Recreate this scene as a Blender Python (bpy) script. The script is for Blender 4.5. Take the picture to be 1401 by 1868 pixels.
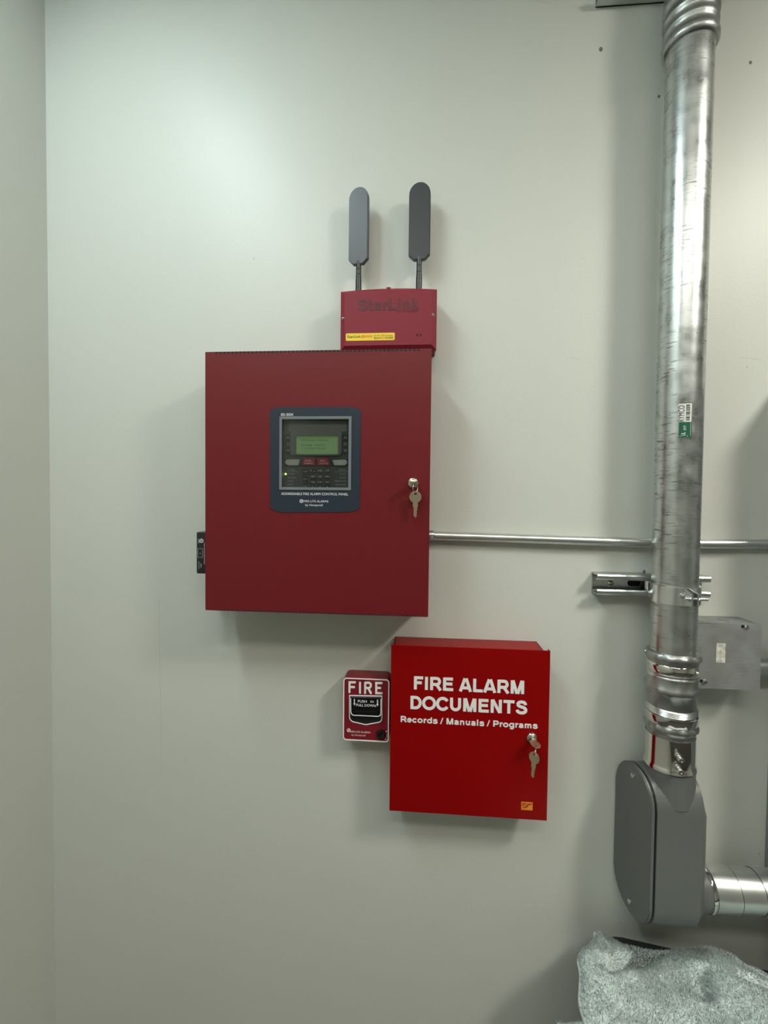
import bpy, bmesh, math, random
from mathutils import Vector, Matrix, noise
for o in list(bpy.data.objects): bpy.data.objects.remove(o)
S = bpy.context.scene
COL = S.collection
PI = math.pi
random.seed(7)

# ------------------------------------------------------------------ camera
F, PX, PY = 839.74, 700.5, 934.0                      # focal length and centre in 1401 x 1868 pixels
CAM = Vector((0.55059, -0.95226, 1.59051))
RT = Vector((0.99668434, 0.08067342, 0.01058874))
DN = Vector((0.01289586, -0.02813106, -0.99952106))
FW = Vector((-0.08033691, 0.99634354, -0.02907814))
cd = bpy.data.cameras.new('camera'); cam = bpy.data.objects.new('camera', cd); COL.objects.link(cam)
cd.sensor_fit = 'HORIZONTAL'; cd.sensor_width = 36.0; cd.lens = F / 1401 * 36.0
cd.clip_start = 0.02
cam.matrix_world = Matrix(((RT.x, -DN.x, -FW.x, CAM.x), (RT.y, -DN.y, -FW.y, CAM.y), (RT.z, -DN.z, -FW.z, CAM.z), (0, 0, 0, 1)))
S.camera = cam

# ------------------------------------------------------------------ world, exposure, lamp levels
w = bpy.data.worlds.new('world'); S.world = w; w.use_nodes = True
w.node_tree.nodes['Background'].inputs[0].default_value = (0.5, 0.55, 0.52, 1)
w.node_tree.nodes['Background'].inputs[1].default_value = 0.05
vs = S.view_settings
vs.view_transform = 'Standard'; vs.look = 'None'; vs.exposure = 0.0; vs.gamma = 1.0; vs.use_curve_mapping = False
LAMP_A = ((-0.10, -0.86, 2.745), (0.16, 0.8), (0.84, 0.985, 1.0), 31.0)     # centre, size x y, colour, strength
LAMP_B = ((1.85, -1.10, 2.745), (0.28, 0.40), (1.0, 0.975, 0.88), 92.0)
LAMP_C = ((0.75, -1.62, 2.745), (1.20, 0.30), (1.0, 0.975, 0.87), 14.0)

# ------------------------------------------------------------------ helpers
def at(px, py, Y):
    """photo pixel -> (x, z) on the plane y = Y"""
    v = RT * ((px - PX) / F) + DN * ((py - PY) / F) + FW
    t = (Y - CAM.y) / v.y
    p = CAM + v * t
    return (p.x, p.z)
def hit_cyl(px, py, cx, cy, r):
    """photo pixel -> (angle, z) on the near side of a vertical cylinder"""
    v = RT * ((px - PX) / F) + DN * ((py - PY) / F) + FW
    ox, oy = CAM.x - cx, CAM.y - cy
    a = v.x * v.x + v.y * v.y; b = 2 * (ox * v.x + oy * v.y); c = ox * ox + oy * oy - r * r
    t = (-b - math.sqrt(max(b * b - 4 * a * c, 0))) / (2 * a)
    return math.atan2(oy + t * v.y, ox + t * v.x), CAM.z + t * v.z

def tag(o, label=None, cat=None, group=None, kind=None):
    if label: o['label'] = label
    if cat: o['category'] = cat
    if group: o['group'] = group
    if kind: o['kind'] = kind
    return o
def thing(name, label, cat, loc, group=None):
    o = bpy.data.objects.new(name, None); COL.objects.link(o); o.location = loc
    o.empty_display_size = 0.02
    return tag(o, label, cat, group)
def root_of(o):
    while o.parent: o = o.parent
    return o
def obj(name, bm, mat, parent=None, smooth=False, angle=None):
    """link a bmesh given in world coordinates as one mesh object"""
    me = bpy.data.meshes.new(name)
    bmesh.ops.recalc_face_normals(bm, faces=bm.faces[:])
    bm.to_mesh(me); bm.free()
    if parent:
        me.transform(Matrix.Translation(-Vector(root_of(parent).location)))
    me.materials.append(mat)
    if smooth:
        for p in me.polygons: p.use_smooth = True
        if angle is not None:
            try: me.set_sharp_from_angle(angle=math.radians(angle))
            except Exception: pass
    o = bpy.data.objects.new(name, me); COL.objects.link(o)
    if parent: o.parent = parent
    return o
def single(name, bm, mat, label, cat, group=None, smooth=False, angle=None):
    return tag(obj(name, bm, mat, None, smooth, angle), label, cat, group)

def box(x0, x1, y0, y1, z0, z1, bev=0, seg=2, bm=None):
    bm = bm or bmesh.new()
    r = bmesh.ops.create_cube(bm, size=1.0)
    vs_ = r['verts']
    for v in vs_:
        v.co = Vector((x0 + (v.co.x + .5) * (x1 - x0), y0 + (v.co.y + .5) * (y1 - y0), z0 + (v.co.z + .5) * (z1 - z0)))
    if bev > 0:
        es = list({e for v in vs_ for e in v.link_edges})
        bmesh.ops.bevel(bm, geom=es, offset=bev, segments=seg, profile=.5, affect='EDGES')
    return bm
def plate(outer, holes=(), y0=0, y1=-.001, bm=None, bev=0):
    """polygon(s) given in (x, z), filled with holes, thick from y0 (back) to y1 (front)"""
    bm = bm or bmesh.new()
    es = []
    for loop in [outer] + list(holes):
        v = [bm.verts.new((x, y0, z)) for x, z in loop]
        es += [bm.edges.new((v[i], v[(i + 1) % len(v)])) for i in range(len(v))]
    r = bmesh.ops.triangle_fill(bm, use_beauty=True, use_dissolve=False, edges=es)
    fs = [g for g in r['geom'] if isinstance(g, bmesh.types.BMFace)]
    ex = bmesh.ops.extrude_face_region(bm, geom=fs)
    nv = [g for g in ex['geom'] if isinstance(g, bmesh.types.BMVert)]
    bmesh.ops.translate(bm, verts=nv, vec=(0, y1 - y0, 0))
    return bm
def rect(x0, x1, z0, z1, r=0, n=5):
    if r <= 0: return [(x0, z0), (x1, z0), (x1, z1), (x0, z1)]
    out = []
    for cx, cz, a in ((x1 - r, z0 + r, -PI / 2), (x1 - r, z1 - r, 0), (x0 + r, z1 - r, PI / 2), (x0 + r, z0 + r, PI)):
        for k in range(n + 1):
            t = a + PI / 2 * k / n
            out.append((cx + r * math.cos(t), cz + r * math.sin(t)))
    return out
def circle(cx, cz, r, n=24, rz=None):
    return [(cx + r * math.cos(2 * PI * k / n), cz + (rz or r) * math.sin(2 * PI * k / n)) for k in range(n)]
def offset_path(pts, d, closed):
    out = []
    n = len(pts)
    for i in range(n):
        p = Vector(pts[i])
        a = Vector(pts[i - 1]) if (closed or i > 0) else None
        b = Vector(pts[(i + 1) % n]) if (closed or i < n - 1) else None
        d1 = (p - a).normalized() if a is not None else (b - p).normalized()
        d2 = (b - p).normalized() if b is not None else d1
        n1 = Vector((-d1.y, d1.x)); n2 = Vector((-d2.y, d2.x))
        m = (n1 + n2)
        m = m.normalized() if m.length > 1e-6 else n1
        k = max(m.dot(n1), .4)
        q = p + m * (d / k)
        out.append((q.x, q.y))
    return out
def ribbon(pts, width, y0, y1, closed=False, bm=None):
    """flat stripe of even width along a path in (x, z), round ends"""
    h = width / 2
    if closed:
        a, b = offset_path(pts, h, True), offset_path(pts, -h, True)
        return plate(a, [b], y0, y1, bm)
    a, b = offset_path(pts, h, False), offset_path(pts, -h, False)
    def cap(p, q, c):
        p, q, c = Vector(p), Vector(q), Vector(c)
        a0 = math.atan2(p.y - c.y, p.x - c.x)
        return [(c.x + h * math.cos(a0 - PI * k / 6), c.y + h * math.sin(a0 - PI * k / 6)) for k in range(1, 6)]
    return plate(a + cap(a[-1], b[-1], pts[-1]) + b[::-1] + cap(b[0], a[0], pts[0]), [], y0, y1, bm)
def lathe(prof, origin, axis='z', seg=48, mod=None, bm=None, closed=False):
    """spin (r, h) pairs about an axis through origin; mod(theta, i) adds to the radius"""
    bm = bm or bmesh.new()
    ax = {'z': (Vector((1, 0, 0)), Vector((0, 1, 0)), Vector((0, 0, 1))),
          'x': (Vector((0, 1, 0)), Vector((0, 0, 1)), Vector((1, 0, 0))),
          'y': (Vector((0, 0, 1)), Vector((1, 0, 0)), Vector((0, 1, 0)))}[axis] if isinstance(axis, str) else axis
    O = Vector(origin); rings = []
    for i, (r, h) in enumerate(prof):
        if r < 1e-6:
            rings.append([bm.verts.new(O + ax[2] * h)])
        else:
            rings.append([bm.verts.new(O + ax[2] * h + (ax[0] * math.cos(2 * PI * k / seg) + ax[1] * math.sin(2 * PI * k / seg)) * (r + (mod(2 * PI * k / seg, i) if mod else 0))) for k in range(seg)])
    n = len(rings)
    for i in range(n if closed else n - 1):
        a, b = rings[i], rings[(i + 1) % n]
        for k in range(seg):
            k2 = (k + 1) % seg
            f = [a[k % len(a)], a[k2 % len(a)], b[k2 % len(b)], b[k % len(b)]]
            f = [v for j, v in enumerate(f) if v not in f[:j]]
            if len(f) >= 3: bm.faces.new(f)
    return bm
def tube(path, r, seg=16, bm=None, closed=False):
    bm = bm or bmesh.new()
    P = [Vector(p) for p in path]; n = len(P); rings = []; up = None
    for i in range(n):
        if closed: t = (P[(i + 1) % n] - P[i - 1]).normalized()
        else: t = (P[min(i + 1, n - 1)] - P[max(i - 1, 0)]).normalized()
        if up is None: up = t.orthogonal().normalized()
        up = (up - t * up.dot(t)).normalized(); sd = t.cross(up)
        rings.append([bm.verts.new(P[i] + (up * math.cos(2 * PI * k / seg) + sd * math.sin(2 * PI * k / seg)) * r) for k in range(seg)])
    for i in range(n if closed else n - 1):
        a, b = rings[i], rings[(i + 1) % n]
        for k in range(seg): bm.faces.new((a[k], a[(k + 1) % seg], b[(k + 1) % seg], b[k]))
    if not closed: bm.faces.new(rings[0]); bm.faces.new(rings[-1])
    return bm
_tc = {}
def text_tris(body, bold):
    key = (body, bold)
    if key not in _tc:
        c = bpy.data.curves.new('t', 'FONT'); c.body = body; c.size = 1.0; c.offset = bold; c.resolution_u = 4; c.fill_mode = 'BOTH'
        o = bpy.data.objects.new('t', c); COL.objects.link(o)
        bpy.context.view_layer.update()
        dg = bpy.context.evaluated_depsgraph_get()
        me = o.evaluated_get(dg).to_mesh()
        vv = [(v.co.x, v.co.y) for v in me.vertices]; ff = [tuple(p.vertices) for p in me.polygons]
        o.evaluated_get(dg).to_mesh_clear()
        bpy.data.objects.remove(o); bpy.data.curves.remove(c)
        _tc[key] = (vv, ff)
    return _tc[key]
def cap_h(bold):
    v, _ = text_tris('H', bold)
    return max(p[1] for p in v), min(p[1] for p in v)
def text(name, body, x0, x1, zb, cap, y, mat, parent, bold=0.0, fn=None, bm=None, link=True):
    """printed line: from x0 to x1, baseline zb, capital height cap, on the plane y (or through fn(u, v))"""
    vv, ff = text_tris(body, bold)
    a, b = min(p[0] for p in vv), max(p[0] for p in vv)
    hi, lo = cap_h(bold)
    sx, sz = (x1 - x0) / (b - a), cap / (hi - lo)
    bm = bm or bmesh.new()
    fn = fn or (lambda u, v: (u, y, v))
    vs_ = [bm.verts.new(fn(x0 + (p[0] - a) * sx, zb + (p[1] - lo) * sz)) for p in vv]
    for f in ff:
        try: bm.faces.new([vs_[i] for i in f])
        except ValueError: pass
    return obj(name, bm, mat, parent) if link else bm

# bold sans letters drawn as strokes in a box of capital height 1
def _arc(cx, cy, rx, ry, a0, a1, n=12):
    return [(cx + rx * math.cos(math.radians(a0 + (a1 - a0) * k / n)), cy + ry * math.sin(math.radians(a0 + (a1 - a0) * k / n))) for k in range(n + 1)]
_S = [(.81, .69), (.79, .78), (.72, .87), (.60, .91), (.44, .91), (.31, .87), (.24, .78), (.25, .67), (.33, .60), (.48, .55), (.63, .51), (.76, .45), (.83, .35), (.83, .25), (.76, .15), (.64, .10), (.48, .09), (.33, .12), (.22, .20), (.18, .31)]
def _x(pts, k=.72, w=.80): return [(a * w, b * k) for a, b in pts]
ST = [(.2, 0), (.2, 1)]
GLY = {
 'F': (.86, [ST, [(.2, .9), (.80, .9)], [(.2, .52), (.70, .52)]]), 'I': (.40, [ST]),
 'R': (1.0, [ST, [(.2, .9), (.55, .9)] + _arc(.60, .67, .21, .23, 75, -75, 8) + [(.55, .44), (.2, .44)], [(.52, .46), (.64, .36), (.90, 0)]]),
 'E': (.93, [ST, [(.2, .9), (.84, .9)], [(.2, .52), (.80, .52)], [(.2, .1), (.87, .1)]]),
 'A': (1.0, [[(.11, 0), (.455, 1)], [(.89, 0), (.545, 1)], [(.26, .28), (.74, .28)]]),
 'L': (.85, [ST, [(.2, .1), (.82, .1)]]),
 'M': (1.18, [ST, [(.98, 0), (.98, 1)], [(.25, 1), (.56, 0)], [(.93, 1), (.62, 0)]]),
 'D': (1.0, [ST, [(.2, .9), (.46, .9)] + _arc(.48, .5, .37, .4, 80, -80, 12) + [(.46, .1), (.2, .1)]]),
 'O': (1.09, [_arc(.545, .5, .43, .42, 0, 348, 29) + ['c']]), 'C': (1.0, [_arc(.52, .5, .41, .42, 32, 328, 24)]),
 'U': (1.02, [[(.2, 1), (.2, .40)] + _arc(.51, .40, .31, .31, 190, 350, 12) + [(.82, .40), (.82, 1)]]),
 'N': (1.02, [ST, [(.82, 0), (.82, 1)], [(.24, .98), (.78, .02)]]),
 'T': (.90, [[(.45, 0), (.45, 1)], [(.03, .9), (.87, .9)]]), 'S': (.98, [_S]),
 'P': (.93, [ST, [(.2, .9), (.55, .9)] + _arc(.58, .66, .22, .24, 75, -75, 8) + [(.55, .42), (.2, .42)]]),
 'e': (.78, [[(.12, .36)] + _arc(.39, .36, .27, .28, 0, 318, 18)]), 'c': (.76, [_arc(.40, .36, .28, .28, 40, 320, 16)]),
 'o': (.85, [_arc(.42, .36, .30, .28, 0, 345, 23) + ['c']]), 'r': (.54, [[(.2, 0), (.2, .73)], [(.2, .40), (.25, .55), (.36, .63), (.52, .63)]]),
 'd': (.85, [_arc(.41, .36, .27, .28, 0, 345, 23) + ['c'], [(.69, 0), (.69, 1)]]), 's': (.78, [_x(_S)]),
 'a': (.79, [[(.14, .50), (.20, .60), (.36, .64), (.50, .62), (.59, .53), (.60, .10), (.63, 0)], [(.59, .40), (.36, .36), (.22, .31), (.15, .20), (.20, .11), (.33, .08), (.48, .12), (.58, .24)]]),
 'n': (.83, [[(.2, 0), (.2, .73)], [(.2, .45), (.29, .59), (.42, .64), (.56, .60), (.63, .48), (.63, 0)]]),
 'u': (.83, [[(.2, .73), (.2, .26), (.26, .13), (.40, .08), (.54, .14), (.63, .28)], [(.63, 0), (.63, .73)]]),
 'l': (.40, [ST]), 'i': (.40, [[(.2, 0), (.2, .73)], [(.2, .84), (.2, 1)]]),
 'g': (.85, [_arc(.41, .36, .27, .28, 0, 345, 23) + ['c'], [(.69, .73), (.69, -.04), (.63, -.16), (.50, -.21), (.34, -.20), (.19, -.13)]]),
 'm': (1.18, [[(.2, 0), (.2, .73)], [(.2, .45), (.27, .59), (.38, .64), (.52, .60), (.58, .48), (.58, 0)], [(.58, .45), (.66, .59), (.77, .64), (.91, .60), (.97, .48), (.97, 0)]]),
 't': (.50, [[(.22, .94), (.22, .24), (.28, .12), (.40, .08), (.48, .10)], [(.04, .65), (.46, .65)]]),
 'k': (.76, [ST, [(.62, .73), (.22, .30)], [(.36, .46), (.68, 0)]]), '/': (.42, [[(.03, -.02), (.37, 1.02)]]), ' ': (.38, []) }
def stroke_text(name, body, x0, x1, zb, cap, y, mat_, parent, wt=.19):
    total = sum(GLY[c][0] for c in body) - .12; sx = (x1 - x0) / total
    bm = bmesh.new(); u = -.1 if body[0] != 'S' else -.06; k_ = 0; y_front = y
    for c in body:
        adv, strokes = GLY[c]
        for s in strokes:
            cl = s[-1] == 'c'
            P = [(x0 + (u + a) * sx, zb + b * cap) for a, b in (s[:-1] if cl else s)]
            h = cap * (wt * (.72 if c == '/' else .92 if c.islower() else 1)) / 2
            k_ += 1; y = y_front - .00006 * (k_ % 5)
            A, B = offset_path(P, h, cl), offset_path(P, -h, cl)
            if cl: plate(A, [B], y + .0004, y, bm)
            else: plate(A + B[::-1], [], y + .0004, y, bm)
        u += adv
    return obj(name, bm, mat_, parent)

# ------------------------------------------------------------------ materials
def mat(name, col, rough=.5, metal=0.0, spec=.5, coat=0.0, coat_r=.2, bump=0.0, bscale=200.0, var=0.0, vscale=8.0, rvar=0.0, stretch=(1, 1, 1), emit=None, estr=0.0, sheen=0.0):
    m = bpy.data.materials.new(name); m.use_nodes = True
    nt = m.node_tree; N, L = nt.nodes, nt.links
    b = N['Principled BSDF']
    b.inputs['Base Color'].default_value = (*col, 1); b.inputs['Roughness'].default_value = rough
    b.inputs['Metallic'].default_value = metal; b.inputs['Specular IOR Level'].default_value = spec
    b.inputs['Coat Weight'].default_value = coat; b.inputs['Coat Roughness'].default_value = coat_r
    b.inputs['Sheen Weight'].default_value = sheen
    if emit: b.inputs['Emission Color'].default_value = (*emit, 1); b.inputs['Emission Strength'].default_value = estr
    if bump or var or rvar:
        tc = N.new('ShaderNodeTexCoord'); mp = N.new('ShaderNodeMapping'); mp.inputs['Scale'].default_value = stretch
        L.new(tc.outputs['Object'], mp.inputs['Vector'])
    if var or rvar:
        n = N.new('ShaderNodeTexNoise'); n.inputs['Scale'].default_value = vscale; n.inputs['Detail'].default_value = 5
        L.new(mp.outputs[0], n.inputs['Vector'])
        if var:
            r = N.new('ShaderNodeMapRange'); r.inputs[1].default_value = .3; r.inputs[2].default_value = .7
            r.inputs[3].default_value = 1 - var; r.inputs[4].default_value = 1 + var
            x = N.new('ShaderNodeVectorMath'); x.operation = 'SCALE'; x.inputs[0].default_value = col
            L.new(n.outputs['Fac'], r.inputs[0]); L.new(r.outputs[0], x.inputs['Scale']); L.new(x.outputs[0], b.inputs['Base Color'])
        if rvar:
            r = N.new('ShaderNodeMapRange'); r.inputs[1].default_value = .3; r.inputs[2].default_value = .7
            r.inputs[3].default_value = max(rough - rvar, .02); r.inputs[4].default_value = rough + rvar
            L.new(n.outputs['Fac'], r.inputs[0]); L.new(r.outputs[0], b.inputs['Roughness'])
    if bump:
        n2 = N.new('ShaderNodeTexNoise'); n2.inputs['Scale'].default_value = bscale; n2.inputs['Detail'].default_value = 3
        L.new(mp.outputs[0], n2.inputs['Vector'])
        bp = N.new('ShaderNodeBump'); bp.inputs['Strength'].default_value = bump; bp.inputs['Distance'].default_value = .002
        L.new(n2.outputs['Fac'], bp.inputs['Height']); L.new(bp.outputs[0], b.inputs['Normal'])
    return m
def galvanised(name, col, rough, scr=.5):
    """zinc plated steel with spangle and short crosswise handling scratches"""
    m = mat(name, col, rough, 1.0); nt = m.node_tree; N, L = nt.nodes, nt.links; b = N['Principled BSDF']
    tc = N.new('ShaderNodeTexCoord')
    sp = N.new('ShaderNodeTexNoise'); sp.inputs['Scale'].default_value = 35; sp.inputs['Detail'].default_value = 6
    L.new(tc.outputs['Object'], sp.inputs['Vector'])
    mp = N.new('ShaderNodeMapping'); mp.inputs['Scale'].default_value = (42, 42, 330); mp.inputs['Rotation'].default_value = (.25, .2, 0)
    L.new(tc.outputs['Object'], mp.inputs['Vector'])
    sc = N.new('ShaderNodeTexNoise'); sc.inputs['Scale'].default_value = 1.0; sc.inputs['Detail'].default_value = 2
    L.new(mp.outputs[0], sc.inputs['Vector'])
    cl = N.new('ShaderNodeTexNoise'); cl.inputs['Scale'].default_value = 14; cl.inputs['Detail'].default_value = 3
    L.new(tc.outputs['Object'], cl.inputs['Vector'])
    def rng(src, a, c, d, e):
        r = N.new('ShaderNodeMapRange'); r.inputs[1].default_value = a; r.inputs[2].default_value = c; r.inputs[3].default_value = d; r.inputs[4].default_value = e
        L.new(src, r.inputs[0]); return r.outputs[0]
    def mth(op, x, y):
        k = N.new('ShaderNodeMath'); k.operation = op
        for i, s in enumerate((x, y)):
            if isinstance(s, (int, float)): k.inputs[i].default_value = s
            else: L.new(s, k.inputs[i])
        return k.outputs[0]
    s = mth('MULTIPLY', rng(sc.outputs['Fac'], .57, .64, 0, 1), rng(cl.outputs['Fac'], .40, .58, 0, 1))
    f = mth('MULTIPLY', rng(sp.outputs['Fac'], .3, .7, .86, 1.1), mth('SUBTRACT', 1.0, mth('MULTIPLY', s, scr)))
    x = N.new('ShaderNodeVectorMath'); x.operation = 'SCALE'; x.inputs[0].default_value = col
    L.new(f, x.inputs['Scale']); L.new(x.outputs[0], b.inputs['Base Color'])
    L.new(mth('ADD', rng(sp.outputs['Fac'], .3, .7, rough - .06, rough + .08), mth('MULTIPLY', s, .2)), b.inputs['Roughness'])
    bp = N.new('ShaderNodeBump'); bp.inputs['Strength'].default_value = .15; bp.inputs['Distance'].default_value = .0006
    L.new(sp.outputs['Fac'], bp.inputs['Height']); L.new(bp.outputs[0], b.inputs['Normal'])
    return m
M = {}
M['wall'] = mat('wall_paint', (.59, .603, .55), .43, spec=.5, bump=.10, bscale=160, var=.012, vscale=3)
M['mark'] = mat('wall_mark', (.16, .16, .14), .8)
M['scuff'] = mat('wall_scuff', (.47, .48, .43), .7)
M['floor'] = mat('floor_concrete', (.07, .064, .055), .7, var=.1, vscale=6, bump=.1)
M['ceil'] = mat('ceiling_paint', (.72, .73, .70), .8)
M['panel_red'] = mat('dark_red_enamel', (.140, .0050, .0085), .42, spec=.38, bump=.05, bscale=900)
M['doc_red'] = mat('bright_red_enamel', (.245, .0008, .0010), .36, spec=.16, bump=.03, bscale=900)
M['pull_red'] = mat('pull_station_red', (.19, .006, .013), .4)
M['comm_red'] = mat('matte_red_plastic', (.22, .017, .032), .5, spec=.3, bump=.05, bscale=1500)
M['comm_dark'] = mat('embossed_red', (.085, .004, .008), .5)
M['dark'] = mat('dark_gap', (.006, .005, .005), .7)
M['navy'] = mat('navy_overlay', (.012, .021, .036), .45)
M['grey_frame'] = mat('window_frame_grey', (.16, .18, .19), .35)
M['fascia'] = mat('keypad_fascia', (.085, .090, .095), .45)
M['fascia2'] = mat('lcd_bezel_grey', (.19, .195, .195), .4)
M['key_dark'] = mat('rubber_key', (.030, .033, .042), .5)
M['btn_white'] = mat('white_button', (.62, .64, .58), .4)
M['btn_red'] = mat('red_button', (.45, .03, .06), .4)
M['lcd'] = mat('lcd_screen', (.26, .36, .20), .3, emit=(.20, .40, .14), estr=.22)
M['lcd_ink'] = mat('lcd_ink', (.06, .11, .05), .4)
M['led'] = mat('green_led', (.5, .8, .2), .3, emit=(.55, 1.0, .2), estr=3.0)
M['print'] = mat('white_print', (.80, .80, .78), .45)
M['print_dim'] = mat('grey_print', (.45, .47, .48), .5)
M['black_print'] = mat('black_print', (.02, .02, .02), .5)
M['red_print'] = mat('red_print', (.75, .10, .03), .5)
M['yellow'] = mat('yellow_label', (.85, .62, .03), .45)
M['orange'] = mat('orange_sticker', (.75, .26, .02), .4)
M['orange_dark'] = mat('brown_sticker_print', (.33, .045, .01), .4)
M['black_plastic'] = mat('black_plastic', (.012, .012, .013), .35)
M['black_gloss'] = mat('black_gloss', (.006, .005, .006), .18)
M['antenna'] = mat('antenna_plastic', (.030, .033, .036), .42)
M['nickel'] = mat('nickel', (.62, .58, .50), .22, 1.0)
M['brass'] = mat('nickel_silver_key', (.62, .52, .36), .32, 1.0)
M['steel'] = mat('zinc_screw', (.66, .67, .66), .25, 1.0)
M['galv'] = galvanised('galvanised_conduit', (.58, .60, .59), .30, .55)
M['galv_fit'] = galvanised('die_cast_zinc', (.43, .44, .43), .34, .15)
M['galv_box'] = galvanised('weathered_box_steel', (.33, .34, .33), .55, .18); M['galv_box'].node_tree.nodes['Principled BSDF'].inputs['Metallic'].default_value = .55
M['emt'] = mat('bright_conduit', (.72, .73, .71), .33, 1.0, rvar=.05, vscale=30)
M['strut'] = mat('zinc_strut', (.55, .57, .55), .30, 1.0, var=.08, vscale=40)
M['clamp'] = mat('bright_zinc_clamp', (.78, .80, .79), .20, 1.0)
M['chrome'] = mat('chromed_sleeve', (.72, .71, .68), .07, 1.0)
M['lb_grey'] = mat('grey_enamel_casting', (.118, .124, .119), .42, spec=.5, bump=.06, bscale=120)
M['gasket'] = mat('black_gasket', (.010, .010, .010), .6)
M['white_label'] = mat('white_label', (.72, .73, .68), .5, var=.08, vscale=90)
M['old_label'] = mat('worn_label', (.58, .57, .49), .7, var=.35, vscale=160)
M['green_label'] = mat('green_label', (.006, .105, .052), .4)
M['towel'] = mat('terry_cloth', (.72, .80, .77), .95, spec=.1, var=.10, vscale=22, bump=.6, bscale=420, sheen=.3)
M['pile'] = mat('terry_loops', (.80, .87, .845), .95, spec=.05, var=.10, vscale=22)
M['hem'] = mat('towel_hem', (.47, .53, .51), .9, spec=.1)
M['bin'] = mat('black_bin', (.010, .010, .011), .6)
M['epanel'] = mat('grey_panel_enamel', (.24, .25, .25), .45)
M['lamp_body'] = mat('lamp_housing', (.75, .76, .75), .5)
nt = M['pile'].node_tree; b_ = nt.nodes['Principled BSDF']; tl = nt.nodes.new('ShaderNodeBsdfTranslucent'); mx = nt.nodes.new('ShaderNodeMixShader')
tl.inputs[0].default_value = (.80, .87, .845, 1); mx.inputs[0].default_value = .5          # thin cotton loops let light through
nt.links.new(b_.outputs[0], mx.inputs[1]); nt.links.new(tl.outputs[0], mx.inputs[2]); nt.links.new(mx.outputs[0], nt.nodes['Material Output'].inputs[0])
def emitter(name, col, st):
    m = bpy.data.materials.new(name); m.use_nodes = True; N = m.node_tree.nodes; N.remove(N['Principled BSDF'])
    e = N.new('ShaderNodeEmission'); e.inputs[0].default_value = (*col, 1); e.inputs[1].default_value = st
    m.node_tree.links.new(e.outputs[0], N['Material Output'].inputs[0]); return m
def pane_mat():
    m = bpy.data.materials.new('clear_window'); m.use_nodes = True; N, L = m.node_tree.nodes, m.node_tree.links; N.remove(N['Principled BSDF'])
    t = N.new('ShaderNodeBsdfTransparent'); t.inputs[0].default_value = (.93, .95, .94, 1)
    g = N.new('ShaderNodeBsdfGlossy'); g.inputs['Roughness'].default_value = .05
    f = N.new('ShaderNodeFresnel'); f.inputs[0].default_value = 1.5
    x = N.new('ShaderNodeMixShader'); L.new(f.outputs[0], x.inputs[0]); L.new(t.outputs[0], x.inputs[1]); L.new(g.outputs[0], x.inputs[2])
    L.new(x.outputs[0], N['Material Output'].inputs[0]); return m
M['pane'] = pane_mat()

# ------------------------------------------------------------------ room
XL, XR, YF, ZC = -0.265, 4.2, -4.0, 2.76
def struct(name, bm, m): return tag(obj(name, bm, m), kind='structure')
wall = struct('wall_back', box(XL - .1, XR + .1, 0, .12, -.1, ZC + .1), M['wall'])
struct('wall_left', box(XL - .12, XL, YF, .0, -.1, ZC + .1), M['wall'])
struct('wall_right', box(XR, XR + .12, YF, .0, -.1, ZC + .1), M['wall'])
struct('wall_front', box(XL - .1, XR + .1, YF - .12, YF, -.1, ZC + .1), M['wall'])
struct('floor', box(XL - .1, XR + .1, YF - .1, .1, -.12, 0), M['floor'])
struct('ceiling', box(XL - .1, XR + .1, YF - .1, .1, ZC, ZC + .12), M['ceil'])
for px, py, r in ((1096, 90, 3.2), (1202, 176, 2.2), (1369, 114, 2.4), (1175, 1043, 2.6), (1363, 669, 1.6), (1385, 1557, 1.8), (463, 472, 1.8), (15, 907, 1.6)):
    x, z = at(px, py, 0)
    obj('anchor_hole', plate(circle(x, z, r / 880, 12, r * 1.25 / 880), [], .001, -.0003), M['mark'] if r > 2 else M['scuff'], wall)
for pts in (((1197, 378), (1203, 384), (1207, 393), (1208, 404)), ((1165, 1052), (1178, 1051), (1188, 1052)), ((1050, 1038), (1060, 1039)), ((1040, 653), (1058, 655)),
            ((1054, 1166), (1068, 1168)), ((1350, 651), (1368, 653), (1390, 657)), ((290, 1090), (291, 1180), (293, 1290), (294, 1420))):
    obj('scuff_mark', ribbon([at(a, b, 0) for a, b in pts], .0007, .001, -.0002), M['scuff'], wall)

# ------------------------------------------------------------------ ceiling lights
def strip_light(spec, label):
    (x, y, z), (sx, sy), c, st = spec
    t = thing('ceiling_light', label, 'light', (x, y, ZC))
    obj('housing', box(x - sx / 2 - .02, x + sx / 2 + .02, y - sy / 2 - .02, y + sy / 2 + .02, z, ZC + .002, .002), M['lamp_body'], t)
    obj('diffuser', box(x - sx / 2, x + sx / 2, y - sy / 2, y + sy / 2, z - .002, z + .002), emitter('lamp_glow', c, st), t)
strip_light(LAMP_A, 'cool white strip light on the ceiling near the left wall')
strip_light(LAMP_B, 'warm white strip light on the ceiling in front of the big conduit')
strip_light(LAMP_C, 'long warm white light on the ceiling far from the conduit wall')

# ------------------------------------------------------------------ fire alarm control panel
CX0, CZ0, CW, CH, CD = .1424, 1.3740, .4236, .4883, .1091
CX1, CZ1, YD = CX0 + CW, CZ0 + CH, -CD
T = thing('fire_alarm_panel', 'large dark red fire alarm control panel with a keypad window', 'alarm panel', (CX0 + CW / 2, 0, CZ0))
D = lambda px, py: at(px, py, YD)
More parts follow.
